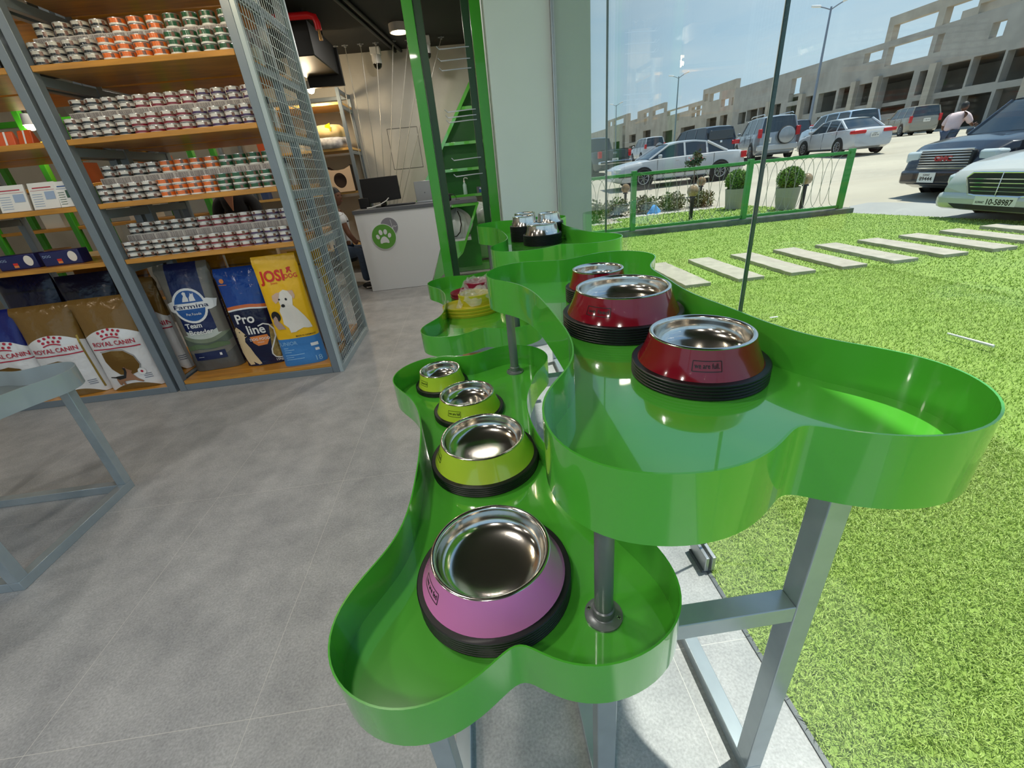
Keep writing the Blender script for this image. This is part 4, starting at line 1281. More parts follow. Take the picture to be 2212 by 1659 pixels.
# ---------------------------------------------------------------- service desk
t = thing('service_desk', (-0.8, 6.5, 0), 'white service desk with grey top and round green paw logo', 'desk')
DY = 6.18
fp = [(-1.476, 0.004), (-0.648, 0.004), (-0.21, 1.022), (-1.484, 1.022)]
MB().prism([(x, DY, z) for x, z in fp], (0, 0.03, 0)).build('front_panel', M['white'], t)
MB().prism([(x, DY+0.004, z) for x, z in ((-1.472, 0.0), (-0.66, 0.0), (-0.655, 0.006), (-1.476, 0.006))], (0, 0.02, 0)).build('skirting', M['black'], t)
MB().box(-1.484, -1.455, DY+0.03, DY+0.62, 0.004, 1.022).build('side_panel', M['white'], t)
MB().box(-1.50, 0.14, DY-0.015, DY+0.66, 1.022, 1.068).build('desk_top', M['darkgrey'], t, bevel=0.004)
g = MB()
w = 0.03
for p0, p1 in (((0.145, 1.018), (-0.15, 0.40)), ((-0.15, 0.40), (-0.62, 0.012))):
    g.bar((p0[0], DY+0.02, p0[1]), (p1[0], DY+0.02, p1[1]), w, 0.05, (0, 1, 0))
g.box(-0.21, 0.15, DY-0.005, DY+0.045, 0.985, 1.02)
g.build('green_frame', M['green'], t)
MB().prism([(x, DY+0.02, z) for x, z in ((-0.63, 0.004), (-0.16, 0.39), (-0.075, 0.55), (-0.42, 0.55))], (0, 0.02, 0)).build('green_panel', M['green'], t)
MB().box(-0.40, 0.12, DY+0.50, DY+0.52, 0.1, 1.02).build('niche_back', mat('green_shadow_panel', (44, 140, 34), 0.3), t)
MB().box(-0.40, 0.0, DY+0.06, DY+0.50, 0.545, 0.565).build('niche_shelf', M['white'], t)
cx, cz, rr = -1.160, 0.715, 0.163
lf = plane_fn((cx, DY, cz), (1, 0, 0), (0, 0, 1))
def disc(c, r, y0, y1, m, name):
    MB().cyl((c[0], DY-y0, c[1]), (c[0], DY-y1, c[1]), r, n=48).build(name, m, t)
disc((cx+0.095, cz+0.118), 0.121, 0.0, 0.008, M['white'], 'logo_rim')
disc((cx+0.095, cz+0.118), 0.113, 0.0, 0.010, M['greylogo'], 'grey_disc')
disc((cx, cz), rr, 0.0, 0.014, M['white'], 'logo_rim')
disc((cx, cz), rr-0.007, 0.0, 0.017, M['greenlogo'], 'green_disc')
mb = MB()
def lp(pts, y=0.019):
    mb.poly([(cx+a, DY-y, cz+b) for a, b in pts])
for a, b, rx, ry, an in ((-0.078, 0.005, 0.022, 0.031, 0.35), (-0.032, 0.058, 0.024, 0.034, 0.15), (0.030, 0.060, 0.024, 0.034, -0.15), (0.077, 0.012, 0.022, 0.031, -0.35)):
    lp([(a+u*cos(an)-v*sin(an), b+u*sin(an)+v*cos(an)) for u, v in circle(0, 0, rx, ry)])
lp([(-0.060, -0.078), (-0.056, -0.045), (-0.035, -0.012), (-0.012, 0.004), (0.012, 0.004), (0.035, -0.012), (0.056, -0.045), (0.060, -0.078), (0.045, -0.086), (0.02, -0.076), (-0.02, -0.076), (-0.045, -0.086)])
mb.build('paw_print', M['white'], t, smooth=0)
mb = MB()
pts = [(0.20, 0.118), (0.178, 0.120), (0.172, 0.108), (0.160, 0.130), (0.150, 0.112), (0.142, 0.114), (0.136, 0.07), (0.128, 0.17), (0.122, 0.205)]
for q in ribbon(pts, 0.005):
    mb.poly([(cx+a, DY-0.0115, cz+b) for a, b in q])
mb.build('heartbeat_line', M['white'], t, smooth=0)

# things on the desk
ZT = 1.068
t = thing('monitor', (-1.15, 6.55, ZT), 'black computer monitor seen from behind on the service desk', 'monitor', 0.0)
MB().prism([(-1.40, 6.52, 1.115), (-0.885, 6.50, 1.145), (-0.885, 6.50, 1.435), (-1.39, 6.52, 1.43)], (0, 0.03, 0)).build('monitor_panel', M['black'], t, bevel=0.004)
MB().box(-1.18, -1.10, 6.54, 6.57, ZT+0.01, 1.25).build('stand', M['blackgloss'], t)
MB().lathe([(0, ZT+0.012), (0.11, ZT+0.010), (0.12, ZT)], 28, (-1.14, 6.54, 0)).build('stand_base', M['blackgloss'], t)
tag(MB().tube([(-1.05, 6.49, 1.17), (-1.08, 6.44, 1.14), (-1.17, 6.38, 1.10), (-1.27, 6.33, ZT+0.012), (-1.33, 6.32, ZT+0.010)], 0.007, 8).build('power_cable', M['whiteplastic']), 'white power cable draped in front of the black monitor', 'cable')
tag(MB().box(-1.46, -1.32, 6.50, 6.64, ZT, 1.20).build('card_reader', M['black'], bevel=0.01), 'squat black box left of the monitor on the desk', 'device')
t = thing('keyboard', (-0.92, 6.40, ZT), 'black keyboard lying on the desk right of the monitor foot', 'keyboard')
MB().box(-1.08, -0.70, 6.36, 6.48, ZT, ZT+0.016).build('keyboard_body', M['black'], t, bevel=0.003)
mb = MB()
for r in range(4):
    for c in range(14):
        mb.box(-1.07+0.026*c, -1.048+0.026*c, 6.368+0.026*r, 6.39+0.026*r, ZT+0.016, ZT+0.021)
mb.build('keys', M['darkgrey'], t)
t = thing('laptop', (-0.55, 6.6, ZT), 'open silver laptop seen from behind beside the green post', 'laptop')
MB().box(-0.69, -0.37, 6.58, 6.80, ZT, ZT+0.014).build('laptop_base', M['silver'], t, bevel=0.003)
MB().obox((-0.53, 6.585, ZT+0.135), (1, 0, 0), (0, -0.12, 1), (0, 1, 0.12), 0.32, 0.265, 0.007).build('lid', M['silver'], t, bevel=0.003)
MB().cyl((-0.56, 6.578, ZT+0.12), (-0.56, 6.576, ZT+0.12), 0.007, n=12).build('lid_mark', M['darkgrey'], t)
t = thing('camera', (-0.25, 6.28, ZT), 'black photo camera with strap on the desk behind the green post', 'camera')
MB().box(-0.30, -0.20, 6.26, 6.32, ZT+0.001, ZT+0.085).box(-0.27, -0.23, 6.265, 6.315, ZT+0.085, ZT+0.11).build('camera_body', M['black'], t, bevel=0.01)
MB().cyl((-0.25, 6.26, ZT+0.04), (-0.25, 6.19, ZT+0.045), 0.034, 0.037, n=20).build('camera_lens', M['blackgloss'], t)
MB().tube([(-0.20, 6.28, ZT+0.08), (-0.16, 6.28, ZT+0.07), (-0.13, 6.27, ZT+0.03), (-0.14, 6.26, ZT+0.006), (-0.09, 6.24, ZT+0.005)], 0.005, 6).build('strap', M['black'], t)

# bundled plastic bags
def bundle(x, y, z, w, h, d, label, seed, handle):
    rnd = random.Random(seed)
    t = thing('plastic_bag_bundle', (x, y, z), label, 'bags')
    ph = [rnd.uniform(0, 6.28) for _ in range(9)]
    def fn(i, j):
        th, v = 2*pi*i, j
        r = (sin(pi*min(1, v*0.9+0.1))**0.5)*(1+0.10*sin(3*th+ph[0]+4*v)+0.07*sin(7*th+ph[1]-6*v)+0.05*sin(13*th+ph[2]+9*v))
        return V((w/2*r*cos(th), d/2*r*sin(th), h*v*(1+0.05*sin(4*th+ph[3]))))
    MB().grid(fn, 48, 16).build('bundle', bpy.data.materials.get('milky_film') or mat('milky_film', (214, 226, 224), 0.18, alpha=0.8), t, local=True, smooth=180)
    if handle:
        MB().tube([(w*.05, -d*.5, h*.95), (w*.12, -d*.58, h*.75), (w*.13, -d*.6, h*.5), (w*.05, -d*.62, h*.25), (-w*.1, -d*.62, h*.12), (-w*.25, -d*.6, h*.1)], 0.008, 6).build('black_strap', M['black'], t, local=True)
bundle(-0.16, 6.44, 0.566, 0.36, 0.38, 0.32, 'clear plastic bag bundle with black strap inside the desk niche', 2, True)
bundle(0.12, 7.3, 0.655, 0.55, 0.30, 0.40, 'clear plastic bag bundle on the green cabinet behind the desk', 4, False)

# green cabinet, platform and tapering shelf unit by the back wall
t = thing('green_cabinet', (0.3, 7.4, 0), 'bright green low cabinet with two doors behind the desk', 'cabinet')
MB().box(-0.10, 0.70, 7.10, 7.6, 0.13, 0.655).build('carcass', M['green'], t)
for x0, x1 in ((-0.095, 0.115), (0.122, 0.695)):
    MB().box(x0, x1, 7.085, 7.099, 0.15, 0.645).build('door', M['green'], t, bevel=0.002)
t = thing('green_platform', (0.1, 6.9, 0), 'low glossy green platform in front of the green cabinet', 'platform')
MB().box(-0.60, 0.70, 6.85, 7.75, 0.0, 0.10).build('platform_top', M['green'], t, bevel=0.004)
t = thing('shelf_unit', (0.2, 8.3, 0), 'bright green tapering wall shelves narrowing to a point at the top', 'shelf unit')
sl = lambda z: 0.331-(2.689-z)*(0.331+0.60)/(2.689-1.354)
DYG = 8.15
MB().bar((sl(0.98), DYG+0.14, 0.98), (sl(2.80), DYG+0.14, 2.80), 0.30, 0.05, (1, 0, 0)).build('slanted_side', M['green'], t)
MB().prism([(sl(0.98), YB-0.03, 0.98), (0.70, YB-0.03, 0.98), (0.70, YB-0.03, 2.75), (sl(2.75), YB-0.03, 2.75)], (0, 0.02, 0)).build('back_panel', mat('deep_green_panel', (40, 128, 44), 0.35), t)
for z in (2.285, 1.80, 1.41, 1.00):
    MB().box(sl(z)+0.01, 0.70, DYG, YB-0.03, z, z+0.045).build('shelf', M['green'], t, bevel=0.002)
t = thing('soap_dispenser', (0.0, 8.2, 1.045), 'clear hand gel bottle with white pump on the lowest green shelf', 'bottle')
MB().lathe([(0, 0), (.034, 0), (.036, .02), (.033, .15), (.016, .18), (.014, .19)], 20).build('bottle_body', mat('clear_gel_bottle', (178, 214, 206), 0.15, alpha=0.85), t, local=True)
MB().cyl((0, 0, .19), (0, 0, .215), .016, n=14).tube([(0, 0, .21), (0, 0, .25), (.02, 0, .258), (.055, 0, .252), (.06, 0, .235)], .007, 8).build('pump', M['whiteplastic'], t, local=True)
t = thing('small_box', (0.25, 8.2, 1.045), 'small dark box with blue and white label on the lowest green shelf', 'box')
MB().box(-.05, .05, -.04, .04, 0, .10).build('box_body', M['darkgrey'], t, local=True)
MB().box(-.01, .045, -.042, -.0402, .01, .09).build('label_sticker', BLUE, t, local=True)
MB().box(.0, .04, -.043, -.0421, .06, .085).build('label_stripe', W_, t, local=True)

# bag standing on the platform
b = Bag(-0.14, 6.95, 0.101, 0.26, 0.42, 0.12, rz=0.1, seed=31)
b.build('food_bag', 'white and pink food bag standing on the green platform', 'bag', band_mat('white_pink_bag_film', [(0, (200, 206, 226)), (0.14, (228, 220, 224)), (1.01, (228, 220, 224))], rough=0.3))
b.decal('blue_panel', pm('slate_blue_print', (96, 112, 170)), [[(-0.06, 0.70), (0.20, 0.73), (0.19, 0.88), (-0.07, 0.84)]])
b.decal('dark_panel', pm('slate_print', (62, 64, 84)), [[(-0.02, 0.15), (0.22, 0.16), (0.22, 0.44), (0.14, 0.50), (0.02, 0.47), (-0.02, 0.42)]])
b.decal('panel_text', W_, texts=[('80%', 0.10, 0.34, 0.06, 0.02), ('20%', 0.10, 0.20, 0.06, 0.02)], off=0.005)
b.decal('brand_name', pm('grey_brown_print', (110, 90, 84)), texts=[('plaws', 0.06, 0.575, 0.075, 0.0)])
b.decal('green_corner', pm('grass_print', (130, 170, 90)), [[(-0.28, 0.03), (-0.10, 0.03), (-0.12, 0.14), (-0.28, 0.14)]])

# green display frame with hooks beside the pier
t = thing('hook_stand', (0, 3.7, 0), 'tall bright green metal display frame with wire hooks next to the pier', 'frame')
for x0, x1 in ((-0.262, -0.19), (0.18, 0.252)):
    MB().box(x0, x1, 3.66, 3.74, 0, 3.1).build('post', M['greenframe'], t, bevel=0.003)
m_dk = mat('dark_green_inner_steel', (20, 62, 24), 0.3)
MB().box(-0.186, -0.135, 3.68, 3.72, 0, 3.1).build('inner_rail', m_dk, t, bevel=0.002)
MB().box(0.125, 0.176, 3.68, 3.72, 0, 3.1).build('inner_rail', m_dk, t, bevel=0.002)
MB().box(-0.188, -0.185, 3.70, 3.715, 0, 3.1).build('slotted_strip', M['silver'], t)
MB().box(-0.262, 0.252, 3.66, 3.74, 3.1, 3.16).build('top_rail', M['greenframe'], t, bevel=0.003)
MB().box(-0.19, 0.18, 3.67, 3.73, 0.10, 0.16).build('bottom_rail', M['greenframe'], t, bevel=0.003)
for i, z in enumerate((2.150, 2.085, 2.030, 1.785, 1.750, 1.720, 1.475, 1.365)):
    hk = thing('wire_hook', (0.15, 3.67, z), 'thin grey wire hook on the green display frame, %s from top' % ORD[i], 'hook', group='hooks on the green frame')
    MB().tube([(0.15, 3.678, z), (0.10, 3.672, z), (-0.055, 3.66, z-0.006), (-0.072, 3.66, z+0.012)], 0.0038, 7).build('hook_wire', M['silver'], hk)

# wall shelves at the back left with carton house and pet bed
t = thing('storage_rack', (-2.3, 8.0, 0), 'pine boards on grey steel uprights along the back wall, left of the desk', 'shelf unit')
fr = MB()
for x in (-3.6, -1.70):
    for y in (7.72, 8.40):
        fr.box(x, x+0.05, y, y+0.05, 0, 2.66)
    for z in (0.35, 1.20, 1.80, 2.40, 2.6):
        fr.box(x+0.005, x+0.045, 7.77, 8.40, z, z+0.05)
fr.box(-3.55, -1.70, 8.40, 8.45, 2.60, 2.65)
fr.build('frame', M['greymetal'], t, bevel=0.002)
for z in (0.40, 1.25, 1.86, 2.45):
    MB().box(-3.54, -1.655, 7.74, 8.44, z, z+0.035).build('shelf_board', M['woodpale'], t, bevel=0.003)
t = thing('cat_house', (-1.93, 7.95, 1.285), 'pale carton cat house with round door and ear corners, beside the black monitor', 'cat house')
def ears(y):
    top = [(-0.20, 0.37), (-0.17, 0.35), (-0.12, 0.318), (0.0, 0.31), (0.12, 0.322), (0.17, 0.355), (0.195, 0.375)]
    return [(-0.215, 0.0), (0.20, 0.0)]+[(x, z) for x, z in reversed(top)]
outl = ears(0)
bm_ = MB()
hole = circle(0.0, 0.165, 0.098, 0.108, n=32)
# front board with a round opening: bridge the outline to the hole
n = 64
def on_outline(ang):
    best = None
    c = (0.0, 0.165)
    d = (cos(ang), sin(ang))
    for i in range(len(outl)):
        (x0, z0), (x1, z1) = outl[i], outl[(i+1) % len(outl)]
        ex, ez = x1-x0, z1-z0
        den = d[0]*ez-d[1]*ex
        if abs(den) < 1e-9:
            continue
        s = ((x0-c[0])*ez-(z0-c[1])*ex)/den
        u = ((x0-c[0])*d[1]-(z0-c[1])*d[0])/den
        if s > 0 and -1e-6 <= u <= 1+1e-6 and (best is None or s < best):
            best = s
    return (c[0]+d[0]*best, c[1]+d[1]*best)
vs = []
for k in range(n):
    a = 2*pi*k/n
    o_ = on_outline(a)
    vs += [(o_[0], -0.26, o_[1]), (0.098*cos(a), -0.26, 0.165+0.108*sin(a)), (0.098*cos(a), -0.245, 0.165+0.108*sin(a))]
fs = []
for k in range(n):
    j = (k+1) % n
    fs += [(3*k, 3*j, 3*j+1, 3*k+1), (3*k+1, 3*j+1, 3*j+2, 3*k+2)]
bm_.add(vs, fs)
bm_.build('front_board', M['cardpale'], t, local=True, smooth=30)
MB().prism([(x, -0.24, z) for x, z in outl], (0, 0.30, 0)).build('carton_box', mat('dark_card_inside', (58, 44, 36), 0.9), t, local=True, smooth=0)
t = thing('pet_bed', (-1.98, 7.95, 1.896), 'round cream pet bed wrapped in film with yellow tag, on the middle board', 'pet bed')
MB().lathe([(0, 0), (.26, 0), (.29, .05), (.28, .12), (.25, .15), (.20, .14), (.17, .08), (0, .06)], 36).build('bed_base', mat('grey_white_pattern_fabric', (226, 224, 222), 0.9, c2=(150, 148, 158), nscale=14), t, local=True, smooth=60)
MB().lathe([(0, .10), (.20, .11), (.26, .16), (.25, .26), (.18, .32), (0, .34)], 36).build('cushion', mat('cream_cushion', (230, 200, 140), 0.8, noise=0.1), t, local=True, smooth=60)
MB().obox((0.05, -0.235, 0.27), (1, -0.2, 0.3), (0, 0, 1), (0, 1, 0), 0.09, 0.10, 0.004).build('yellow_tag', pm('yellow_tag', (226, 200, 20)), t, local=True)
rnd = random.Random(9)
for i in range(9):
    x = -3.4+0.17*i
    z = (0.436, 1.286, 1.896)[i % 3]
    if x > -2.3 and z > 1:
        continue
    w, h = rnd.uniform(.10, .15), rnd.uniform(.14, .30)
    c = rnd.choice(((210, 90, 40), (200, 190, 170), (60, 80, 130), (180, 140, 90), (220, 214, 200)))
    tag(MB().box(x, x+w, 7.80, 7.95, z, z+h).build('goods_box', mat('goods_box_%d' % i, c, 0.5), bevel=0.004), 'small box of goods, %s along the wall shelving behind the tins' % ORD[i], 'box', 'boxes on the back wall shelving')

# open green rack with pine boards seen through the gaps of the shelving
t = thing('green_rack', (-4.0, 5.8, 0), 'green framed rack with pine boards seen through gaps in the left bay', 'rack')
fr = MB()
for x in (-5.4, -4.55, -3.7, -3.0):
    fr.box(x, x+0.06, 5.7, 5.76, 0, 2.4)
    fr.box(x, x+0.06, 6.2, 6.26, 0, 2.4)
    fr.box(x, x+0.06, 5.76, 6.2, 2.3, 2.36)
fr.box(-5.34, -3.0, 6.2, 6.26, 2.3, 2.36)
fr.build('frame', M['greenframe'], t, bevel=0.003)
for z in (0.30, 0.75, 1.20, 1.62, 2.05):
    MB().box(-5.34, -3.0, 5.72, 6.24, z, z+0.035).build('shelf_board', M['wood'], t, bevel=0.003)
for i in range(7):
    x = (-5.2, -4.9, -4.45, -4.2, -3.95, -3.6, -3.35)[i]
    z = (0.785, 1.235, 1.655)[i % 3]
    tag(MB().box(x, x+0.22, 5.80, 6.1, z, z+0.22).build('goods_box', mat('rack_box_%d' % i, ((222, 180, 130), (230, 226, 214), (196, 110, 60))[i % 3], 0.6), bevel=0.004), 'plain carton on the green framed rack, %s from left' % ORD[i], 'box', 'cartons on the green rack')

# ---------------------------------------------------------------- people
def figure(t, name, joints, edges, radii, m, root=0, sub=2):
    me = bpy.data.meshes.new(name)
    me.from_pydata(joints, edges, [])
    me.materials.append(m)
    o = bpy.data.objects.new(name, me)
    COL.objects.link(o)
    sk = o.modifiers.new('skin', 'SKIN')
    sk.use_smooth_shade = True
    if not me.skin_vertices:
        bpy.context.view_layer.update()
    lay = me.skin_vertices[0].data
    for i, r in enumerate(radii):
        lay[i].radius = r if isinstance(r, tuple) else (r, r)
        lay[i].use_root = (i == root)
    sb = o.modifiers.new('smooth', 'SUBSURF')
    sb.levels = sub
    sb.render_levels = sub
    if t is not None:
        o.parent = t
    return o
skin1 = mat('brown_skin', (112, 74, 54), 0.55)
skin2 = mat('light_brown_skin', (176, 122, 92), 0.55)
jeans = mat('blue_denim', (62, 78, 102), 0.8, noise=0.1, nscale=30)
tee = mat('white_cotton', (224, 226, 230), 0.8)
blk = mat('black_cotton', (18, 18, 22), 0.8)
pinkshirt = mat('pale_pink_cotton', (214, 190, 190), 0.8)
hair = mat('black_hair', (20, 16, 14), 0.6)
shoe = mat('black_shoe', (24, 24, 26), 0.5)

def head(t, c, face, m, hair_m, k=1.0):
    """head with brow, eyes, nose, mouth, ears and short hair; face = horizontal looking direction"""
    f = V(face).normalized()
    s = V((-f.y, f.x, 0))
    c = V(c)
    u = V((0, 0, 1))
    def fn(i, j):
        th, ph = 2*pi*i, pi*j
        x, y, z = sin(ph)*cos(th), sin(ph)*sin(th), cos(ph)
        fx = 0.098*x
        fy = 0.076*y*(1-0.18*max(0, -z))
        fz = 0.118*z
        if x > 0:
            fx += 0.022*math.exp(-((y/0.16)**2+((z+0.12)/0.22)**2))       # nose
            fx += 0.006*math.exp(-((y/0.5)**2+((z-0.28)/0.10)**2))          # brow
            fx -= 0.007*math.exp(-(((abs(y)-0.38)/0.16)**2+((z-0.10)/0.10)**2))  # sockets
            fx += 0.007*math.exp(-((y/0.3)**2+((z+0.50)/0.09)**2))          # mouth
            fx += 0.008*math.exp(-((y/0.3)**2+((z+0.85)/0.12)**2))          # chin
        return c+(f*fx+s*fy+u*fz)*k
    hd = MB().grid(fn, 40, 28).build('head', m, t, smooth=180)
    mb = MB()
    for sg in (-1, 1):
        mb.lathe([(0.0, -0.006), (0.006, -0.004), (0.009, 0.0), (0.006, 0.005), (0.0, 0.007)], 12, tuple(c+(f*0.083+s*0.030*sg+u*0.012)*k))
    mb.build('eyes', M['blackgloss'], t)
    mb = MB()
    for sg in (-1, 1):
        mb.obox(c+(s*0.078*sg-f*0.004+u*0.0)*k, f, u, s, 0.035*k, 0.06*k, 0.014*k)
    mb.build('ears', m, t, bevel=0.006*k)
    MB().obox(c+(f*0.099-u*0.058)*k, s, u, f, 0.045*k, 0.007*k, 0.006*k).build('mouth', mat('lips', (128, 70, 64), 0.5) if 'lips' not in bpy.data.materials else bpy.data.materials['lips'], t)
    def hf(i, j):
        th, ph = 2*pi*i, pi*0.56*j
        back = 0.5-0.5*cos(th)
        ph = pi*(0.36+0.28*back)*j
        return c+(f*(0.104*sin(ph)*cos(th)-0.006)+s*0.083*sin(ph)*sin(th)+u*(0.126*cos(ph)+0.004))*k
    MB().grid(hf, 32, 10).build('hair', hair_m, t, smooth=180)

def hand(t, w, d, side, m, curl=0.5, k=1.0):
    """palm, four bent fingers and a thumb; w wrist, d pointing direction, side = thumb side"""
    w, d, s = V(w), V(d).normalized(), V(side).normalized()
    s = (s-d*s.dot(d)).normalized()
    n = d.cross(s)
    j, e, r = [w, w+d*0.045*k, w+d*0.085*k], [(0, 1), (1, 2)], [(0.026*k, 0.018*k), (0.040*k, 0.016*k), (0.040*k, 0.014*k)]
    o = figure(t, 'hand', [tuple(p) for p in j], e, r, m, 0, 1)
    mb = MB()
    for i, ln in enumerate((0.070, 0.080, 0.074, 0.058)):
        b0 = w+(d*0.082+s*(0.030-0.020*i))*k
        p1 = b0+(d*cos(curl*.5)+n*sin(curl*.5))*ln*0.45*k
        p2 = p1+(d*cos(curl*1.3)+n*sin(curl*1.3))*ln*0.32*k
        p3 = p2+(d*cos(curl*1.9)+n*sin(curl*1.9))*ln*0.25*k
        mb.tube([b0, p1, p2, p3], [0.0095*k, 0.009*k, 0.008*k, 0.0055*k], 8)
    b0 = w+(d*0.025+s*0.030)*k
    p1 = b0+(d*0.028+s*0.026+n*0.006)*k
    mb.tube([b0, p1, p1+(d*0.030+s*0.010+n*0.010)*k, p1+(d*0.050+s*0.012+n*0.016)*k], [0.012*k, 0.011*k, 0.0095*k, 0.006*k], 8)
    mb.build('fingers', m, t, smooth=180)

# seated man behind the wire mesh, next to the desk
OX, OY = -1.86, 6.72
t = thing('person', (OX, OY, 0), 'seated person in white t-shirt and dark jeans, partly behind the wire mesh, by the desk', 'person')
P_ = lambda x, y, z: (x, y, z)
# joints relative to the seat point; faces towards +x, -y
body_j = [(-0.02, 0.02, 0.52), (0.0, 0.0, 0.72), (0.02, 0.0, 0.92), (0.03, 0.0, 1.02), (0.04, 0.0, 1.10),
          (0.10, -0.17, 0.98), (0.16, -0.20, 0.76), (0.26, -0.24, 0.62), (-0.06, 0.18, 0.98), (-0.02, 0.24, 0.76), (0.14, 0.20, 0.62),
          (0.02, -0.09, 0.50), (0.30, -0.28, 0.52), (0.28, -0.26, 0.10), (-0.04, 0.11, 0.50), (0.32, 0.06, 0.50), (0.34, 0.06, 0.10), (0.05, -0.10, 1.01), (-0.01, 0.11, 1.01)]
body_e = [(0, 1), (1, 2), (2, 3), (3, 4), (3, 17), (17, 5), (5, 6), (6, 7), (3, 18), (18, 8), (8, 9), (9, 10), (0, 11), (11, 12), (12, 13), (0, 14), (14, 15), (15, 16)]
body_r = [(.13, .10), (.125, .095), (.14, .10), (.09, .07), (.05, .05), .048, .040, .030, .048, .040, .030, .085, .062, .042, .085, .062, .042, .06, .06]
figure(t, 'body', body_j, body_e, body_r, skin1)
figure(t, 'shirt', [body_j[i] for i in (0, 1, 2, 3, 17, 5, 18, 8)]+[(0.13, -0.185, 0.88), (-0.04, 0.21, 0.88)], [(0, 1), (1, 2), (2, 3), (3, 4), (4, 5), (3, 6), (6, 7), (5, 8), (7, 9)], [(.145, .115), (.142, .112), (.155, .115), (.10, .08), .075, .068, .075, .068, .068, .068], tee)
figure(t, 'trousers', [body_j[i] for i in (0, 11, 12, 13, 14, 15, 16)], [(0, 1), (1, 2), (2, 3), (0, 4), (4, 5), (5, 6)], [(.14, .11), .098, .078, .062, .098, .078, .062], jeans)
for (x, y) in ((0.28, -0.26), (0.34, 0.06)):
    MB().grid(lambda i, j: V((OX+x+0.05+(0.13*cos(2*pi*i))*sin(pi*j)**0.7, OY+y-0.03+0.048*sin(2*pi*i)*sin(pi*j)**0.7, 0.048-0.045*cos(pi*j)*(1-0.4*max(0, cos(2*pi*i))))), 20, 10).build('shoe', shoe, t, smooth=180)
    MB().box(OX+x-0.02, OX+x+0.10, OY+y-0.075, OY+y-0.071, 0.02, 0.034).build('shoe_stripe', M['whiteplastic'], t)
head(t, (OX+0.05, OY-0.01, 1.245), (0.9, -0.45, 0), skin1, hair)
hand(t, (OX+0.26, OY-0.24, 0.62), (0.8, -0.3, -0.25), (0.2, 0.8, 0.3), skin1, 0.5)
hand(t, (OX+0.14, OY+0.20, 0.62), (0.9, -0.2, -0.25), (0.2, -0.8, 0.3), skin1, 0.5)
s = thing('stool', (OX, OY, 0), 'dark stool under the seated person by the desk', 'stool')
MB().lathe([(0, .42), (.17, .42), (.18, .40), (.17, .37), (0, .37)], 28, (OX-0.02, OY+0.02, 0)).build('seat', M['black'], s)
MB().cyl((OX-0.02, OY+0.02, 0.0), (OX-0.02, OY+0.02, .37), .03).lathe([(.20, 0), (.19, .02), (.04, .04)], 28, (OX-0.02, OY+0.02, 0)).build('stool_post', M['silver'], s)

# standing person in black behind the shelving
OX, OY = -2.50, 5.35
t = thing('person', (OX, OY, 0), 'person in black v-neck top glimpsed through the gap above the lowest tins', 'person')
bj = [(0, 0, 0.92), (0, 0, 1.10), (0, -0.01, 1.26), (0, -0.01, 1.36), (0, -0.01, 1.46), (-0.10, 0, 1.36), (-0.19, 0, 1.32), (-0.24, -0.05, 1.06), (-0.10, -0.22, 0.98), (0.10, 0, 1.36), (0.19, 0, 1.32), (0.23, -0.06, 1.06), (0.08, -0.24, 1.0), (-0.09, 0, 0.86), (-0.10, 0, 0.48), (-0.10, 0.01, 0.09), (0.09, 0, 0.86), (0.10, 0, 0.48), (0.10, 0.01, 0.09)]
be = [(0, 1), (1, 2), (2, 3), (3, 4), (3, 5), (5, 6), (6, 7), (7, 8), (3, 9), (9, 10), (10, 11), (11, 12), (0, 13), (13, 14), (14, 15), (0, 16), (16, 17), (17, 18)]
br = [(.13, .10), (.12, .09), (.135, .10), (.085, .065), (.048, .048), .06, .055, .042, .03, .06, .055, .042, .03, .08, .058, .04, .08, .058, .04]
figure(t, 'body', bj, be, br, skin2)
figure(t, 'top', [bj[i] for i in (0, 1, 2, 3, 5, 6, 7, 9, 10, 11)], [(0, 1), (1, 2), (2, 3), (3, 4), (4, 5), (5, 6), (3, 7), (7, 8), (8, 9)], [(.15, .12), (.135, .105), (.15, .115), (.088, .074), .072, .068, .055, .072, .068, .055], blk)
figure(t, 'trousers', [bj[i] for i in (0, 13, 14, 15, 16, 17, 18)], [(0, 1), (1, 2), (2, 3), (0, 4), (4, 5), (5, 6)], [(.14, .11), .095, .075, .06, .095, .075, .06], blk)
MB().prism([(OX-0.05, OY-0.135, 1.40), (OX+0.05, OY-0.135, 1.40), (OX+0.004, OY-0.135, 1.24)], (0, 0.02, 0)).build('neckline_skin', skin2, t)
for x in (-0.10, 0.10):
    MB().grid(lambda i, j: V((OX+x+0.045*cos(2*pi*i)*sin(pi*j)**0.7, OY-0.05+0.125*sin(2*pi*i)*sin(pi*j)**0.7, 0.046-0.044*cos(pi*j))), 18, 10).build('shoe', shoe, t, smooth=180)
head(t, (OX, OY-0.02, 1.585), (0.1, -1, 0), skin2, hair)
hand(t, (OX-0.10, OY-0.22, 0.98), (0.75, -0.5, -0.1), (0.3, 0.3, 0.8), skin2, 0.7)
hand(t, (OX+0.08, OY-0.24, 1.0), (-0.75, -0.5, -0.1), (-0.3, 0.3, 0.8), skin2, 0.7)
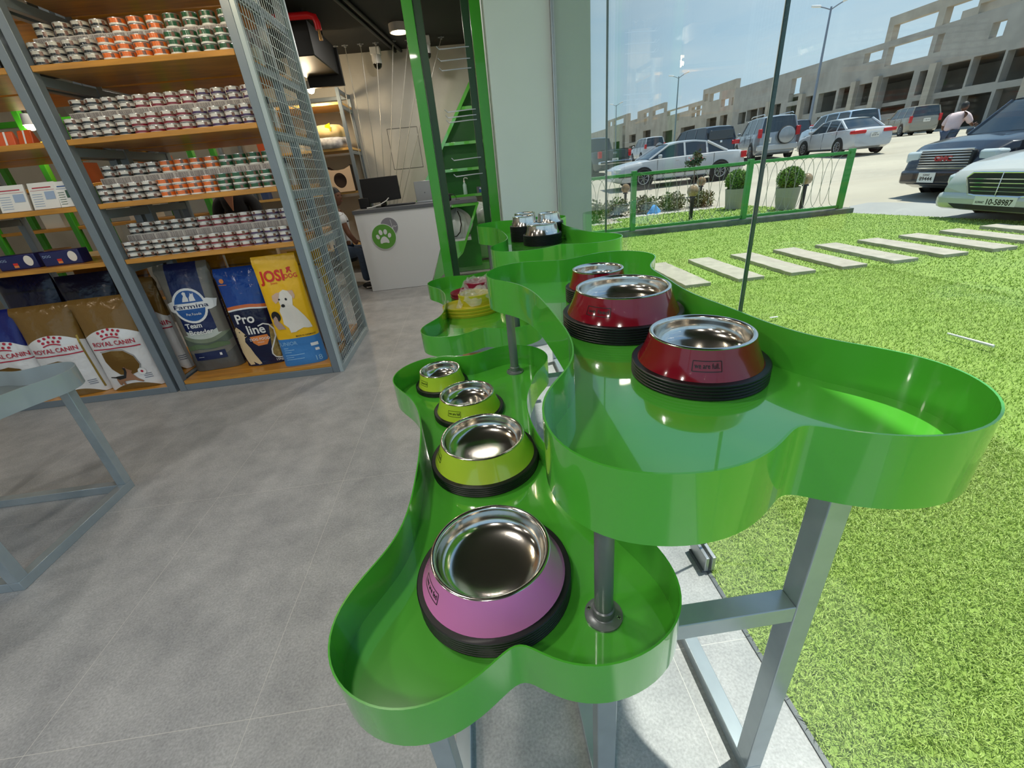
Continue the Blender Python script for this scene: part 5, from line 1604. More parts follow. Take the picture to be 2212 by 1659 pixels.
# ---------------------------------------------------------------- outdoors: ground, lawn
def G(x, y):
    return min(0.85, max(0.0, 0.036*(sqrt(x*x+y*y)-12.5)))
m_sand = mat('sandy_ground', (176, 168, 150), 0.95, c2=(156, 149, 134), nscale=0.35, bump=0.4, bscale=3)
xs = [0.72+0.8*i for i in range(24)]+[20+5*i for i in range(18)]
ys = [-25+3*i for i in range(9)]+[2+0.8*i for i in range(40)]+[34+8*i for i in range(24)]
mb = MB()
mb.add([(x, y, G(x, y)-0.03) for y in ys for x in xs], [(j*len(xs)+i, j*len(xs)+i+1, (j+1)*len(xs)+i+1, (j+1)*len(xs)+i) for j in range(len(ys)-1) for i in range(len(xs)-1)])
struct(mb.build('ground_sand', m_sand, smooth=180))
struct(MB().box(-30, 0.72, -30, -2.2, -0.06, -0.02).build('ground_forecourt', m_sand))
struct(MB().prism([(x, y, -0.028) for x, y in ((7.45, 8.3), (8.15, 5.9), (9.2, 2.0), (9.8, -6), (30, -6), (26, 7.2), (17, 9.6), (11, 10.2), (8.2, 9.2))], (0, 0, 0.012)).build('ground_asphalt', mat('dusty_grey_asphalt', (158, 158, 153), 0.9, c2=(144, 144, 141), nscale=0.8, bump=0.3, bscale=20)))
m_turf = mat('turf_backing', (136, 160, 74), 0.95, c2=(118, 144, 62), nscale=5)
lawn_poly = [(0.714, -7), (9.7, -7), (9.15, 2.0), (8.1, 5.9), (7.42, 8.15), (6.95, 11.08), (3.65, 11.08), (3.6, 10.35), (1.6, 10.35), (0.98, 9.5), (0.98, 4.0), (0.98, 3.52), (0.714, 3.52)]
struct(MB().prism([(x, y, -0.014) for x, y in lawn_poly], (0, 0, 0.014)).build('ground_lawn', m_turf))
def in_poly(x, y, p):
    c = False
    n = len(p)
    for i in range(n):
        x0, y0 = p[i-1]
        x1, y1 = p[i]
        if (y0 > y) != (y1 > y) and x < (x1-x0)*(y-y0)/(y1-y0)+x0:
            c = not c
    return c
slabs = [(2.45+0.615*i, 4.54, 5.76) for i in range(9)]
def on_slab(x, y):
    return any(sx-0.155 < x < sx+0.155 and a < y < b_ for sx, a, b_ in slabs)
rnd = random.Random(4)
vs, fs = [], []
def blades(n, x0, x1, y0, y1, hgt, wid, keep=None):
    for _ in range(n):
        x, y = rnd.uniform(x0, x1), rnd.uniform(y0, y1)
        if not in_poly(x, y, lawn_poly) or on_slab(x, y) or (keep and not keep(x, y)):
            continue
        a = rnd.uniform(0, 6.283)
        h = hgt*rnd.uniform(0.55, 1.1)
        ln = h*rnd.uniform(0.5, 1.6)
        w = wid*rnd.uniform(0.7, 1.3)
        dx, dy = cos(a), sin(a)
        b = rnd.uniform(0, 6.283)
        ox, oy = cos(b)*ln, sin(b)*ln
        k = len(vs)
        vs.extend([(x-dx*w/2, y-dy*w/2, 0), (x+dx*w/2, y+dy*w/2, 0), (x+dx*w*.4+ox*.45, y+dy*w*.4+oy*.45, h*.75), (x-dx*w*.4+ox*.45, y-dy*w*.4+oy*.45, h*.75), (x+ox, y+oy, h)])
        fs.extend([(k, k+1, k+2, k+3), (k+3, k+2, k+4)])
blades(150000, 0.715, 2.4, 0.0, 2.4, 0.019, 0.0026)
blades(110000, 0.73, 4.6, 0.0, 4.6, 0.019, 0.0042, lambda x, y: x > 2.3 or y > 2.3)
blades(130000, 0.73, 9.0, 1.0, 8.3, 0.018, 0.0075, lambda x, y: x > 4.5 or y > 4.5)
blades(9000, 1.0, 7.2, 8.6, 11.6, 0.036, 0.02)
gm = bpy.data.meshes.new('lawn_grass')
gm.from_pydata(vs, [], fs)
g_mat = mat('artificial_grass_blades', (180, 198, 106), 0.6, c2=(136, 166, 70), nscale=90)
gm.materials.append(g_mat)
lg = bpy.data.objects.new('lawn_grass', gm)
COL.objects.link(lg)
tag(lg, 'bright green artificial grass covering the lawn outside the glass', 'grass', kind='stuff')
del vs, fs

m_slab = mat('pale_stone_slab', (176, 168, 153), 0.9, c2=(156, 150, 136), nscale=9, bump=0.3, bscale=25)
for i, (sx, a, b_) in enumerate(slabs):
    r = random.Random(60+i)
    n = 12
    left = [(sx-0.15+r.uniform(-.008, .008), a+(b_-a)*k/n) for k in range(n+1)]
    right = [(sx+0.15+r.uniform(-.008, .008), a+(b_-a)*k/n) for k in range(n, -1, -1)]
    o = MB().prism([(x, y, -0.01) for x, y in left+right], (0, 0, 0.052)).build('stepping_slab', m_slab, bevel=0.004)
    tag(o, 'long pale stepping slab in the lawn, %s from the green trays' % ORD[i], 'slab', 'stepping slabs across the lawn')
tag(MB().cyl((3.29, 2.57, 0.045), (3.34, 2.31, 0.04), 0.007, 0.011, n=10).build('white_stick', M['whiteplastic']), 'thin white stick lying on the grass', 'stick')
tag(MB().box(2.46, 2.53, 3.30, 3.315, 0.03, 0.036).build('paper_scrap', M['paper']), 'tiny white scrap lying on the grass nearer the glass joint', 'scrap')

# kerb and fence
def fline(x):
    return 8.47-(x-0.9)*0.025
m_kerb = mat('weathered_concrete_kerb', (122, 124, 118), 0.9, c2=(92, 95, 90), nscale=7, bump=0.3, bscale=30)
struct(MB().prism([(x, y, -0.02) for x, y in ((0.99, fline(0.99)-0.10), (7.42, fline(7.42)-0.10), (7.42, fline(7.42)+0.12), (0.99, fline(0.99)+0.12))], (0, 0, 0.115)).build('trim_kerb', m_kerb, bevel=0.006))
m_fg = mat('fence_green_paint', (58, 148, 66), 0.35)
t = thing('garden_fence', (4, fline(4), 0.095), 'low green steel fence with wire lattice along the kerb', 'fence')
posts = [1.02, 3.09, 5.27, 7.19]
for x in posts:
    MB().box(x-0.045, x+0.045, fline(x)-0.04, fline(x)+0.04, 0.095, 1.13).build('post', m_fg, t, bevel=0.004)
m_wire = mat('fence_wire', (150, 150, 144), 0.5, metal=0.3)
for a, b_ in zip(posts[:-1], posts[1:]):
    for z in (0.135, 1.07):
        MB().bar((a+0.045, fline(a), z), (b_-0.045, fline(b_), z), 0.04, 0.05).build('rail', m_fg, t, bevel=0.003)
    w = MB()
    n = 10
    for k in range(n):
        for ph in (0, 1):
            x0 = a+0.08+(b_-a-0.16)*k/n
            x1 = a+0.08+(b_-a-0.16)*(k+1.6)/n
            if x1 > b_-0.05:
                continue
            lo, hi = 0.165, 1.045
            pts = []
            for s in range(13):
                u = s/12
                z = lo+(hi-lo)*(0.5-0.5*cos(pi*(u if ph == 0 else 1-u)))
                x = x0+(x1-x0)*(u+0.10*sin(2*pi*u))
                pts.append((x, fline(x)+(0.008 if ph else -0.008), z))
            w.tube(pts, 0.0042, 5)
    w.build('wire_lattice', m_wire, t)

# globe lamps, planters, bushes, sapling
m_globe = mat('smoked_amber_globe', (150, 122, 84), 0.06, spec=0.8, alpha=0.72)
for i, (x, y, z, lab) in enumerate(((4.86, 9.65, 0.0, 'smoky globe garden lamp on black post, in front of the flowering hedge'), (6.42, 12.32, 0.0, 'smoky globe garden lamp standing behind the hedge near the white saloon'), (7.40, 9.62, 0.0, 'smoky globe garden lamp beside the right clipped bush'), (4.45, 12.75, 0.0, 'smoky globe garden lamp near the left fence post'))):
    t = thing('globe_lamp', (x, y, z), lab, 'lamp', 0, 'globe lamps behind the fence')
    MB().box(-.03, .03, -.03, .03, -0.03, .47).build('post', M['black'], t, local=True, bevel=0.004)
    MB().lathe([(0, .45), (.07, .45), (.06, .48), (0, .48)], 20).build('lamp_base', M['black'], t, local=True)
    MB().lathe([(.001+.118*sin(pi*k/16), .585-.118*cos(pi*k/16)) for k in range(17)], 28).build('globe', m_globe, t, local=True, smooth=180)
    MB().lathe([(0, .49), (.03, .50), (.035, .58), (.02, .63), (0, .64)], 14).build('bulb', mat('unlit_bulb', (236, 206, 150), 0.5) if 'unlit_bulb' not in bpy.data.materials else bpy.data.materials['unlit_bulb'], t, local=True)
m_leafl = mat('clipped_bush_leaves', (120, 160, 44), 0.6, c2=(54, 96, 24), nscale=30)
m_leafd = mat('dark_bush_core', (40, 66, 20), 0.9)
def leaves(mb, c, rx, rz_, n, size, rnd, fill=0.15):
    for _ in range(n):
        u, th = rnd.uniform(-1, 1), rnd.uniform(0, 6.283)
        s = sqrt(1-u*u)
        k = 1-fill*rnd.random()
        p = V((c[0]+rx*k*s*cos(th), c[1]+rx*k*s*sin(th), c[2]+rz_*k*u))
        d = V((rnd.gauss(0, 1), rnd.gauss(0, 1), rnd.gauss(0, 1)+.4)).normalized()
        e = d.cross(V((rnd.gauss(0, 1), rnd.gauss(0, 1), rnd.gauss(0, 1)))).normalized()
        L_ = size*rnd.uniform(.7, 1.3)
        mb.add([p, p+d*L_*.5+e*L_*.28, p+d*L_, p+d*L_*.5-e*L_*.28], [(0, 1, 2, 3)])
for i, (x, y, lab) in enumerate(((6.42, 10.62, 'clipped ball bush in cream planter behind the middle fence post'), (7.02, 9.62, 'clipped ball bush in cream planter near the right end of the fence'))):
    t = thing('planter_bush', (x, y, 0.0), lab, 'plant', 0, 'clipped bushes in planters')
    MB().lathe([(0, 0.001), (.17, 0.001), (.19, .02), (.235, .44), (.235, .46), (.215, .46), (.21, .42), (0, .42)], 36).build('planter', mat('cream_planter', (160, 155, 142), 0.8) if 'cream_planter' not in bpy.data.materials else bpy.data.materials['cream_planter'], t, local=True)
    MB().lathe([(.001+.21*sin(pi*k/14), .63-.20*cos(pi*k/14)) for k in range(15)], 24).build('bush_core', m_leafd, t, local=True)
    mb = MB()
    leaves(mb, (0, 0, .63), .255, .235, 2600, .04, random.Random(i))
    mb.build('bush_leaves', m_leafl, t, local=True, smooth=0)
m_hl = mat('hedge_leaves', (120, 124, 66), 0.6, c2=(58, 70, 34), nscale=22)
m_fl = mat('pale_blossom', (180, 170, 150), 0.7)
for i, (x, y, r, h) in enumerate(((3.1, 11.15, .37, .44), (3.9, 11.85, .38, .40), (4.68, 11.9, .38, .40), (5.45, 11.95, .38, .40), (6.2, 11.85, .36, .38), (2.3, 10.95, .37, .44))):
    t = thing('flowering_shrub', (x, y, -0.02), 'low loose flowering shrub behind the fence, %s' % ['second from left', 'third from left', 'fourth from left', 'fifth from left', 'rightmost', 'leftmost'][i], 'shrub', 0, 'flowering shrubs behind the fence')
    mb = MB()
    leaves(mb, (0, 0, h*.5), r, h*.62, 900, .075, random.Random(30+i), fill=.7)
    mb.build('shrub_leaves', m_hl, t, local=True, smooth=0)
    mb = MB()
    leaves(mb, (0, 0, h*.55), r*1.03, h*.62, 170, .045, random.Random(50+i), fill=.35)
    mb.build('blossom', m_fl, t, local=True, smooth=0)
rnd = random.Random(77)
mb = MB()
for _ in range(420):
    x = rnd.uniform(1.7, 6.9)
    y = 11.22+rnd.uniform(-.10, .10)-(0.75 if x < 3.6 else 0)
    r = rnd.uniform(.02, .05)
    mb.lathe([(.001, -r*.6), (r, 0), (.001, r*.6)], 6, (x, y, 0.0))
tag(mb.build('white_gravel', mat('white_gravel', (180, 176, 166), 0.9)), 'strip of white pebbles edging the turf behind the fence', 'gravel', kind='stuff')
t = thing('blue_bag', (4.75, 11.4, 0), 'crumpled bright blue plastic bag lying by the white pebbles', 'bag')
MB().grid(lambda i, j: V(((.17*(1-.3*j)*cos(2*pi*i))*(1+.15*sin(3*2*pi*i+4*j))*sin(pi*(.5+.5*j))**.4, .12*sin(2*pi*i)*(1-.4*j), .20*j*(1+.1*sin(2*pi*i*4)))), 24, 10).build('bag_film', mat('blue_bag_film2', (84, 160, 226), 0.35), t, local=True, smooth=180)
t = thing('sapling', (7.0, 13.9, 0.08), 'slim young tree with a few red flowers in front of white saloon', 'tree')
MB().tube([(0, 0, -.08), (.01, 0, .4), (-.01, .01, .8), (.0, 0, 1.15)], [.022, .018, .014, .006], 8).build('stem', mat('grey_bark', (112, 98, 84), 0.9), t, local=True)
mb = MB()
for c, r, n in (((0, 0, .95), .19, 170), ((-.18, 0, .92), .15, 90), ((.12, 0, 1.02), .16, 110), ((.02, 0, 1.16), .13, 90)):
    leaves(mb, c, r, r*.8, n, .085, rnd, fill=.8)
mb.build('foliage', mat('dark_green_leaves', (60, 96, 56), 0.5, c2=(34, 62, 36), nscale=20), t, local=True, smooth=0)
mb = MB()
for k in range(9):
    a = rnd.uniform(0, 6.28)
    mb.lathe([(.001, -.018), (.018, 0), (.001, .018)], 8, (.20*cos(a), .16*sin(a), rnd.uniform(.85, 1.1)))
mb.build('flowers', mat('red_flower', (206, 70, 72), 0.6), t, local=True)

# ---------------------------------------------------------------- cars
m_tyre = mat('tyre_rubber', (26, 27, 28), 0.8)
m_rim = mat('alloy_rim', (178, 180, 182), 0.35, metal=0.5)
m_trim = mat('black_car_trim', (22, 23, 25), 0.5)
m_redl = mat('red_tail_lamp', (190, 16, 26), 0.15)
m_head = mat('clear_headlamp', (198, 206, 206), 0.08, spec=0.8)
m_plate = mat('white_number_plate', (226, 224, 216), 0.5)
def paint(n, c, metal=0.0):
    return bpy.data.materials.get(n) or mat(n, c, 0.22, metal=metal, coat=0.7)
PROF = dict(
    saloon=dict(top=[(-.5, .42), (-.492, .60), (-.465, .675), (-.33, .695), (-.1, .675), (.20, .655), (.33, .62), (.43, .56), (.48, .49), (.5, .36)], gh=[(-.355, .69), (-.205, .955), (-.11, 1.0), (.02, .995), (.09, .955), (.245, .655)], rear=.13),
    suv=dict(top=[(-.5, .34), (-.495, .56), (-.485, .625), (-.3, .635), (.2, .635), (.33, .625), (.43, .575), (.48, .50), (.5, .33)], gh=[(-.488, .62), (-.45, .955), (-.40, .99), (-.1, 1.0), (.06, .985), (.11, .955), (.235, .635)], rear=.1),
    pickup=dict(top=[(-.5, .33), (-.497, .60), (-.48, .62), (-.12, .62), (-.1, .64), (.22, .64), (.42, .60), (.48, .52), (.5, .33)], gh=[(-.12, .63), (-.095, .96), (-.06, .99), (.08, .985), (.12, .95), (.22, .64)], rear=.1))
def interp(tb, x):
    if x <= tb[0][0]:
        return tb[0][1]
    for (a, b), (c, d) in zip(tb, tb[1:]):
        if x <= c:
            return b+(d-b)*(x-a)/(c-a)
    return tb[-1][1]
def car(label, cat, x, y, hd, L_, Wd, H, style, pm_, z=None, wheel=0.34, wb=(0.30, 0.29), glass=None, belt_in=0.87, roof_in=0.70):
    t = thing('car' if style != 'pickup' else 'pickup_truck', (x, y, G(x, y)-0.02 if z is None else z), label, cat, hd)
    pf = PROF[style]
    hw = Wd/2
    def wid(f):
        a = abs(f)
        return hw*(1.0 if a < .36 else 1-0.16*((a-.36)/.14)**2)
    st = sorted(set([round(-.5+i/44, 4) for i in range(45)]+[p[0] for p in pf['top']]))
    def belt(f):
        return interp(pf['top'], f)*H
    secs = []
    for f in st:
        w, zt = wid(f), belt(f)
        b0 = 0.20 if abs(f) < .44 else 0.20+0.10*(abs(f)-.44)/.06
        q = [(0.0, b0), (.80, b0), (.95, b0+.04), (.99, b0+.14), (1.0, b0+(zt-b0)*.45), (.985, zt-(zt-b0)*.22), (.95, zt-.035), (.88, zt-.005), (.5, zt+.018), (0, zt+.028)]
        full = [(-k, zz) for k, zz in reversed(q[1:-1])]
        sec = [(f*L_, k*w, zz) for k, zz in q]+[(f*L_, k*w, zz) for k, zz in full]
        secs.append(sec)
    n = len(secs[0])
    mb = MB()
    mb.add(sum(secs, []), [(j*n+i, j*n+(i+1) % n, (j+1)*n+(i+1) % n, (j+1)*n+i) for j in range(len(secs)-1) for i in range(n)]+[tuple(range(n)), tuple(range((len(secs)-1)*n, len(secs)*n))])
    body = mb.build('car_body', pm_, t, local=True, smooth=50)
    # glasshouse
    gh = pf['gh']
    fs_ = sorted(set([gh[0][0]+(gh[-1][0]-gh[0][0])*i/26 for i in range(27)]+[p[0] for p in gh]))
    secs = []
    def gsec(f, zo=0.0, wo=0.0):
        zt = max(interp(gh, f)*H, belt(f)+.012)
        k = (zt-belt(f))/(H-belt(f))
        yb = hw*belt_in
        yt = hw*(belt_in+(roof_in-belt_in)*k)
        return zt+zo, yb+wo, yt+wo
    for f in fs_:
        zt, yb, yt = gsec(f)
        zb = belt(f)-.02
        secs.append([(f*L_, -yb, zb), (f*L_, -yt, zt-.02), (f*L_, -yt*.9, zt), (f*L_, 0, zt+.02), (f*L_, yt*.9, zt), (f*L_, yt, zt-.02), (f*L_, yb, zb)])
    n = 7
    mb = MB()
    mb.add(sum(secs, []), [(j*n+i, j*n+i+1, (j+1)*n+i+1, (j+1)*n+i) for j in range(len(secs)-1) for i in range(n-1)])
    mb.build('car_windows', glass or M['carglass'], t, local=True, smooth=40)
    # roof skin and pillars
    tops = [p for p in gh if p[1] > .93]
    f0, f1 = tops[0][0], tops[-1][0]
    ff = [f0+(f1-f0)*i/14 for i in range(15)]
    mb = MB()
    rows_ = []
    for f in ff:
        zt, yb, yt = gsec(f)
        rows_.append([(f*L_, -yt-.012, zt-.05), (f*L_, -yt-.006, zt-.008), (f*L_, -yt*.88, zt+.012), (f*L_, 0, zt+.034), (f*L_, yt*.88, zt+.012), (f*L_, yt+.006, zt-.008), (f*L_, yt+.012, zt-.05)])
    mb.add(sum(rows_, []), [(j*7+i, j*7+i+1, (j+1)*7+i+1, (j+1)*7+i) for j in range(14) for i in range(6)])
    def pillar(fa, fb, w):
        for sg in (-1, 1):
            pts = []
            for k in range(7):
                f = fa+(fb-fa)*k/6
                zt, yb, yt = gsec(f)
                pts.append((f*L_, sg*(yt+.004), zt-.016))
            mb.tube(pts, w, 6)
    pillar(gh[-1][0]-.003, f1, .034)
    pillar(gh[0][0]+.003, f0, .05 if style != 'suv' else .04)
    for fm in ([-.03, -.20] if style == 'saloon' else [-.02, -.24] if style == 'suv' else [.04]):
        zt, yb, yt = gsec(fm)
        for sg in (-1, 1):
            w = .035 if style != 'suv' or fm > -.1 else .05
            mb.bar((fm*L_, sg*(yb+.004), belt(fm)), (fm*L_, sg*(yt+.004), zt-.03), .014, w*2, (1, 0, 0))
    mb.build('roof', pm_, t, local=True, smooth=40)
    # wheels
    for fx, nmx in ((wb[1]*L_, 'front'), (-wb[0]*L_, 'rear')):
        for sg in (-1, 1):
            yo = sg*(hw+.004)
            MB().cyl((fx, yo-sg*.02, wheel), (fx, yo, wheel), wheel*1.13, n=30).build('wheel_arch', m_trim, t, local=True)
            wl = MB().lathe([(wheel*.62, sg*(hw+.02)), (wheel*.9, sg*(hw+.02)), (wheel, sg*(hw-.01)), (wheel, sg*(hw-.19)), (wheel*.6, sg*(hw-.2))], 32, (fx, 0, wheel), 'y').build('wheel', m_tyre, t, local=True)
            r = MB()
            r.lathe([(wheel*.63, sg*(hw+.021)), (wheel*.58, sg*(hw+.024)), (wheel*.54, sg*(hw+.012))], 32, (fx, 0, wheel), 'y')
            for k in range(7):
                a = 2*pi*k/7
                p0 = (fx+cos(a)*wheel*.05, sg*(hw+.02), wheel+sin(a)*wheel*.05)
                p1 = (fx+cos(a)*wheel*.57, sg*(hw+.018), wheel+sin(a)*wheel*.57)
                r.bar(p0, p1, .012, wheel*.14, (0, 1, 0))
            r.build('rim', m_rim, wl, local=True)
    # sills, bumpers' dark edges, handles, mirrors
    mb = MB()
    for sg in (-1, 1):
        mb.box(-.2*L_, .19*L_, sg*hw-.012, sg*hw+.012, .20, .27)
    mb.build('sill', m_trim, t, local=True)
    for sg in (-1, 1):
        MB().obox((.175*L_, sg*(hw+.07), belt(.17)+.07), (1, 0, 0), (0, 1, 0), (0, 0, 1), .11, .17, .12).build('wing_mirror', pm_, t, local=True, bevel=.03)
        mb = MB()
        for f in (.04, -.17):
            mb.box(f*L_-.09, f*L_+.03, sg*(hw-.004)-.012, sg*(hw-.004)+.012, belt(f)-.13, belt(f)-.10)
        mb.build('door_handles', pm_, t, local=True, bevel=.005)
    # seams of the doors
    mb = MB()
    for f in (.185, -.03, -.245):
        for sg in (-1, 1):
            mb.box(f*L_-.004, f*L_+.004, sg*hw*.99-.006, sg*hw*.992+.006, .30, belt(f)-.03)
    mb.build('door_seams', m_trim, t, local=True)
    d = dict(t=t, L=L_, hw=hw, H=H, belt=belt)
    return d
def plate(d, front, z, s, wd=.50, ht=.14, y=0.0, off=.012, small=True):
    sg = 1 if front else -1
    xf = sg*(d['L']/2+off)
    p = MB().box(min(xf, xf-sg*.012), max(xf, xf-sg*.012), y-wd/2, y+wd/2, z-ht/2, z+ht/2).build('number_plate', m_plate, d['t'], local=True, bevel=.004)
    fn = plane_fn((xf+sg*.002, y, z), (0, sg, 0), (0, 0, 1))
    mb = MB()
    for q, a, b, h, w in s:
        text(mb, q, fn, h, a, b, bold=.02, width=w)
    mb.build('plate_characters', M['ink'], p, local=True, smooth=0)
def tail(d, z0, z1, w, xo=.0, red=m_redl):
    for sg in (-1, 1):
        MB().box(-d['L']/2-.006+xo, -d['L']/2+.20, sg*d['hw']*.86-w/2, sg*d['hw']*.86+w/2, z0, z1).build('tail_lamp', red, d['t'], local=True, bevel=.02)
def bar_(d, name, m, x0, x1, y0, y1, z0, z1, bv=.01):
    return MB().box(x0, x1, y0, y1, z0, z1).build(name, m, d['t'], local=True, bevel=bv)
whitep = paint('white_car_paint', (184, 186, 188))
silverp = paint('silver_car_paint', (150, 155, 160), 0.3)
bluegrey = paint('blue_grey_car_paint', (124, 136, 148), 0.3)
darkp = paint('dark_grey_car_paint', (62, 66, 72), 0.3)
blackp = paint('black_blue_car_paint', (18, 22, 34), 0.1)
beigep = paint('pale_beige_car_paint', (146, 141, 126), 0.25)
greenblk = paint('dark_green_grey_paint', (46, 54, 56), 0.2)

# white saloon with its side to the fence
d = car('white saloon car parked side-on beyond the fence and sapling', 'car', 8.15, 18.1, 3.11, 4.95, 1.85, 1.45, 'saloon', whitep)
tail(d, .72, .93, .16)
bar_(d, 'bumper_strip', m_trim, -d['L']/2+.02, d['L']/2-.1, d['hw']*.985-.01, d['hw']+.006, .42, .46)
for sg in (-1, 1):
    bar_(d, 'headlamp', m_head, d['L']/2-.28, d['L']/2-.03, sg*d['hw']*.72-.16, sg*d['hw']*.72+.16, .58, .72, .03)
bar_(d, 'grille', M['chrome'], d['L']/2-.06, d['L']/2+.004, -.3, .3, .52, .68)

# white saloon seen from behind
d = car('white saloon car seen from behind with wide red tail lamps, right of the fence end', 'car', 17.9, 21.6, 1.42, 4.6, 1.76, 1.46, 'saloon', whitep)
for sg in (-1, 1):
    bar_(d, 'tail_lamp', m_redl, -d['L']/2-.01, -d['L']/2+.3, sg*.60-.25, sg*.60+.25, .80, .93, .03)
bar_(d, 'chrome_strip', M['chrome'], -d['L']/2-.012, -d['L']/2+.02, -.35, .35, .91, .945)
plate(d, False, .72, [('25 8114', 0, -.05, .06, .26), ('KUWAIT', 0, .03, .035, .16)], .34, .18, -.02, .02)

# silver off-roader with spare wheel
def spare(d, y, z, r, m):
    x = -d['L']/2
    s = MB().lathe([(0, x-.26), (r*.55, x-.26), (r*.9, x-.235), (r, x-.17), (r, x-.02), (r*.7, x-.01)], 36, (0, y, z), 'x').build('spare_wheel_cover', m, d['t'], local=True)
    MB().lathe([(r*.97, x-.20), (r*1.03, x-.14), (r*1.03, x-.08), (r*.97, x-.03)], 36, (0, y, z), 'x').build('spare_tyre', m_tyre, s, local=True)
d = car('silver off-road car with covered spare wheel on its tailgate, behind the glass joint', 'car', 16.16, 24.85, 1.27, 4.8, 1.88, 1.9, 'suv', silverp, wheel=.39)
spare(d, -.30, 1.02, .37, silverp)
for sg in (-1, 1):
    bar_(d, 'tail_lamp', m_redl, -d['L']/2-.012, -d['L']/2+.12, sg*.83-.09, sg*.83+.09, .98, 1.36, .02)
    bar_(d, 'reflector', m_redl, -d['L']/2-.03, -d['L']/2+.05, sg*.72-.12, sg*.72+.12, .50, .58, .01)
    MB().tube([(-.42*d['L'], sg*.62, 1.93), (-.38*d['L'], sg*.63, 1.99), (.0, sg*.63, 2.0), (.06*d['L'], sg*.62, 1.95)], .022, 6).build('roof_rail', silverp, d['t'], local=True)
bar_(d, 'rear_bumper', whitep, -d['L']/2-.07, -d['L']/2+.2, -.88, .88, .40, .66, .04)
plate(d, False, .84, [('1812', 0, -.04, .07, .2)], .30, .24, .45, .02)

d = car('dark grey estate car behind the white saloon and sapling', 'car', 13.0, 25.9, 1.61, 4.75, 1.86, 1.76, 'suv', darkp, wheel=.35)
tail(d, .88, 1.06, .40)
bar_(d, 'emblem', M['chrome'], -d['L']/2-.012, -d['L']/2+.01, -.06, .06, 1.0, 1.1)
bar_(d, 'rear_glass', M['carglass'], -d['L']/2+.02, -d['L']/2+.06, -.66, .66, 1.14, 1.56, .02)
d = car('small white off-roader with spare wheel beside the dark pickup', 'car', 15.7, 39.95, 1.49, 4.4, 1.76, 1.75, 'suv', whitep, wheel=.36)
spare(d, -.25, .95, .34, silverp)
tail(d, .95, 1.25, .16)
d = car('dark pickup truck at the left edge of the window view', 'truck', 7.8, 28.16, 1.73, 5.6, 2.0, 1.9, 'pickup', greenblk, wheel=.40)
tail(d, .82, 1.14, .18)
bar_(d, 'tailgate_handle', M['chrome'], -d['L']/2-.02, -d['L']/2+.02, -.12, .12, .98, 1.06)
bar_(d, 'rear_bumper', M['chrome'], -d['L']/2-.16, -d['L']/2+.1, -.95, .95, .50, .66, .03)
plate(d, False, .70, [('14 2081', 0, -.03, .06, .26)], .36, .14, 0, .02)
MB().box(-d['L']/2+.10, -.14*d['L'], -.84, .84, 1.10, 1.213).build('cargo_bed', m_trim, d['t'], local=True)
d = car('pale beige large off-roader with red upright tail lamps, behind the white saloon', 'car', 36.0, 36.66, 1.14, 5.5, 2.02, 1.95, 'suv', beigep, wheel=.41)
for sg in (-1, 1):
    bar_(d, 'tail_lamp', m_redl, -d['L']/2-.012, -d['L']/2+.12, sg*.88-.09, sg*.88+.09, .85, 1.30, .02)
plate(d, False, .95, [('9 40178', 0, -.03, .07, .3)], .42, .22, -.1, .02)
d = car('pale blue estate car just behind the white saloon roof', 'car', 21.2, 26.0, 1.42, 4.6, 1.8, 1.72, 'suv', paint('pale_blue_paint', (188, 204, 220), .3))
d = car('dark red-lamped car far behind the silver off-roader', 'car', 23.5, 34.0, 1.45, 4.6, 1.8, 1.7, 'suv', paint('dark_maroon_paint', (56, 40, 48), .2))
tail(d, .95, 1.3, .2)

# dark blue-black off-roader, nose to the shop
d = car('black off-road car with chrome grille and red badge, nose towards the lawn', 'car', 12.05, 8.75, 3.14, 4.9, 1.95, 1.80, 'suv', blackp, z=-0.02, wheel=.38)
Lh = d['L']/2
bar_(d, 'grille', m_trim, Lh-.10, Lh+.012, -.52, .52, .62, .93, .03)
mb = MB()
for k in range(6):
    mb.box(Lh+.006, Lh+.024, -.50, .50, .65+.048*k, .666+.048*k)
mb.box(Lh, Lh+.03, -.54, .54, .925, .96).box(Lh, Lh+.03, -.50, .50, .60, .63)
mb.build('grille_bars', M['chrome'], d['t'], local=True, bevel=.003)
mb = MB()
text(mb, 'GMC', plane_fn((Lh+.027, .0, .745), (0, 1, 0), (0, 0, 1)), .085, 0, 0, bold=.05, width=.36)
mb.build('badge', mat('red_badge', (176, 30, 34), .3), d['t'], local=True, smooth=0)
for sg in (-1, 1):
    bar_(d, 'headlamp', m_head, Lh-.36, Lh-.055, sg*.73-.17, sg*.73+.17, .70, .92, .05)
    bar_(d, 'fog_lamp', m_head, Lh-.10, Lh-.005, sg*.66-.06, sg*.66+.06, .36, .43, .02)
bar_(d, 'bumper', blackp, Lh-.25, Lh+.03, -.86, .86, .30, .58, .06)
plate(d, True, .44, [('89444', .0, -.055, .07, .27), ('KUWAIT', 0, .035, .03, .14)], .36, .19, -.22, .045)
MB().tube([(.24*d['L'], .3, 1.17), (.20*d['L'], .15, 1.20), (.19*d['L'], -.35, 1.23)], .012, 6).build('wiper', m_trim, d['t'], local=True)

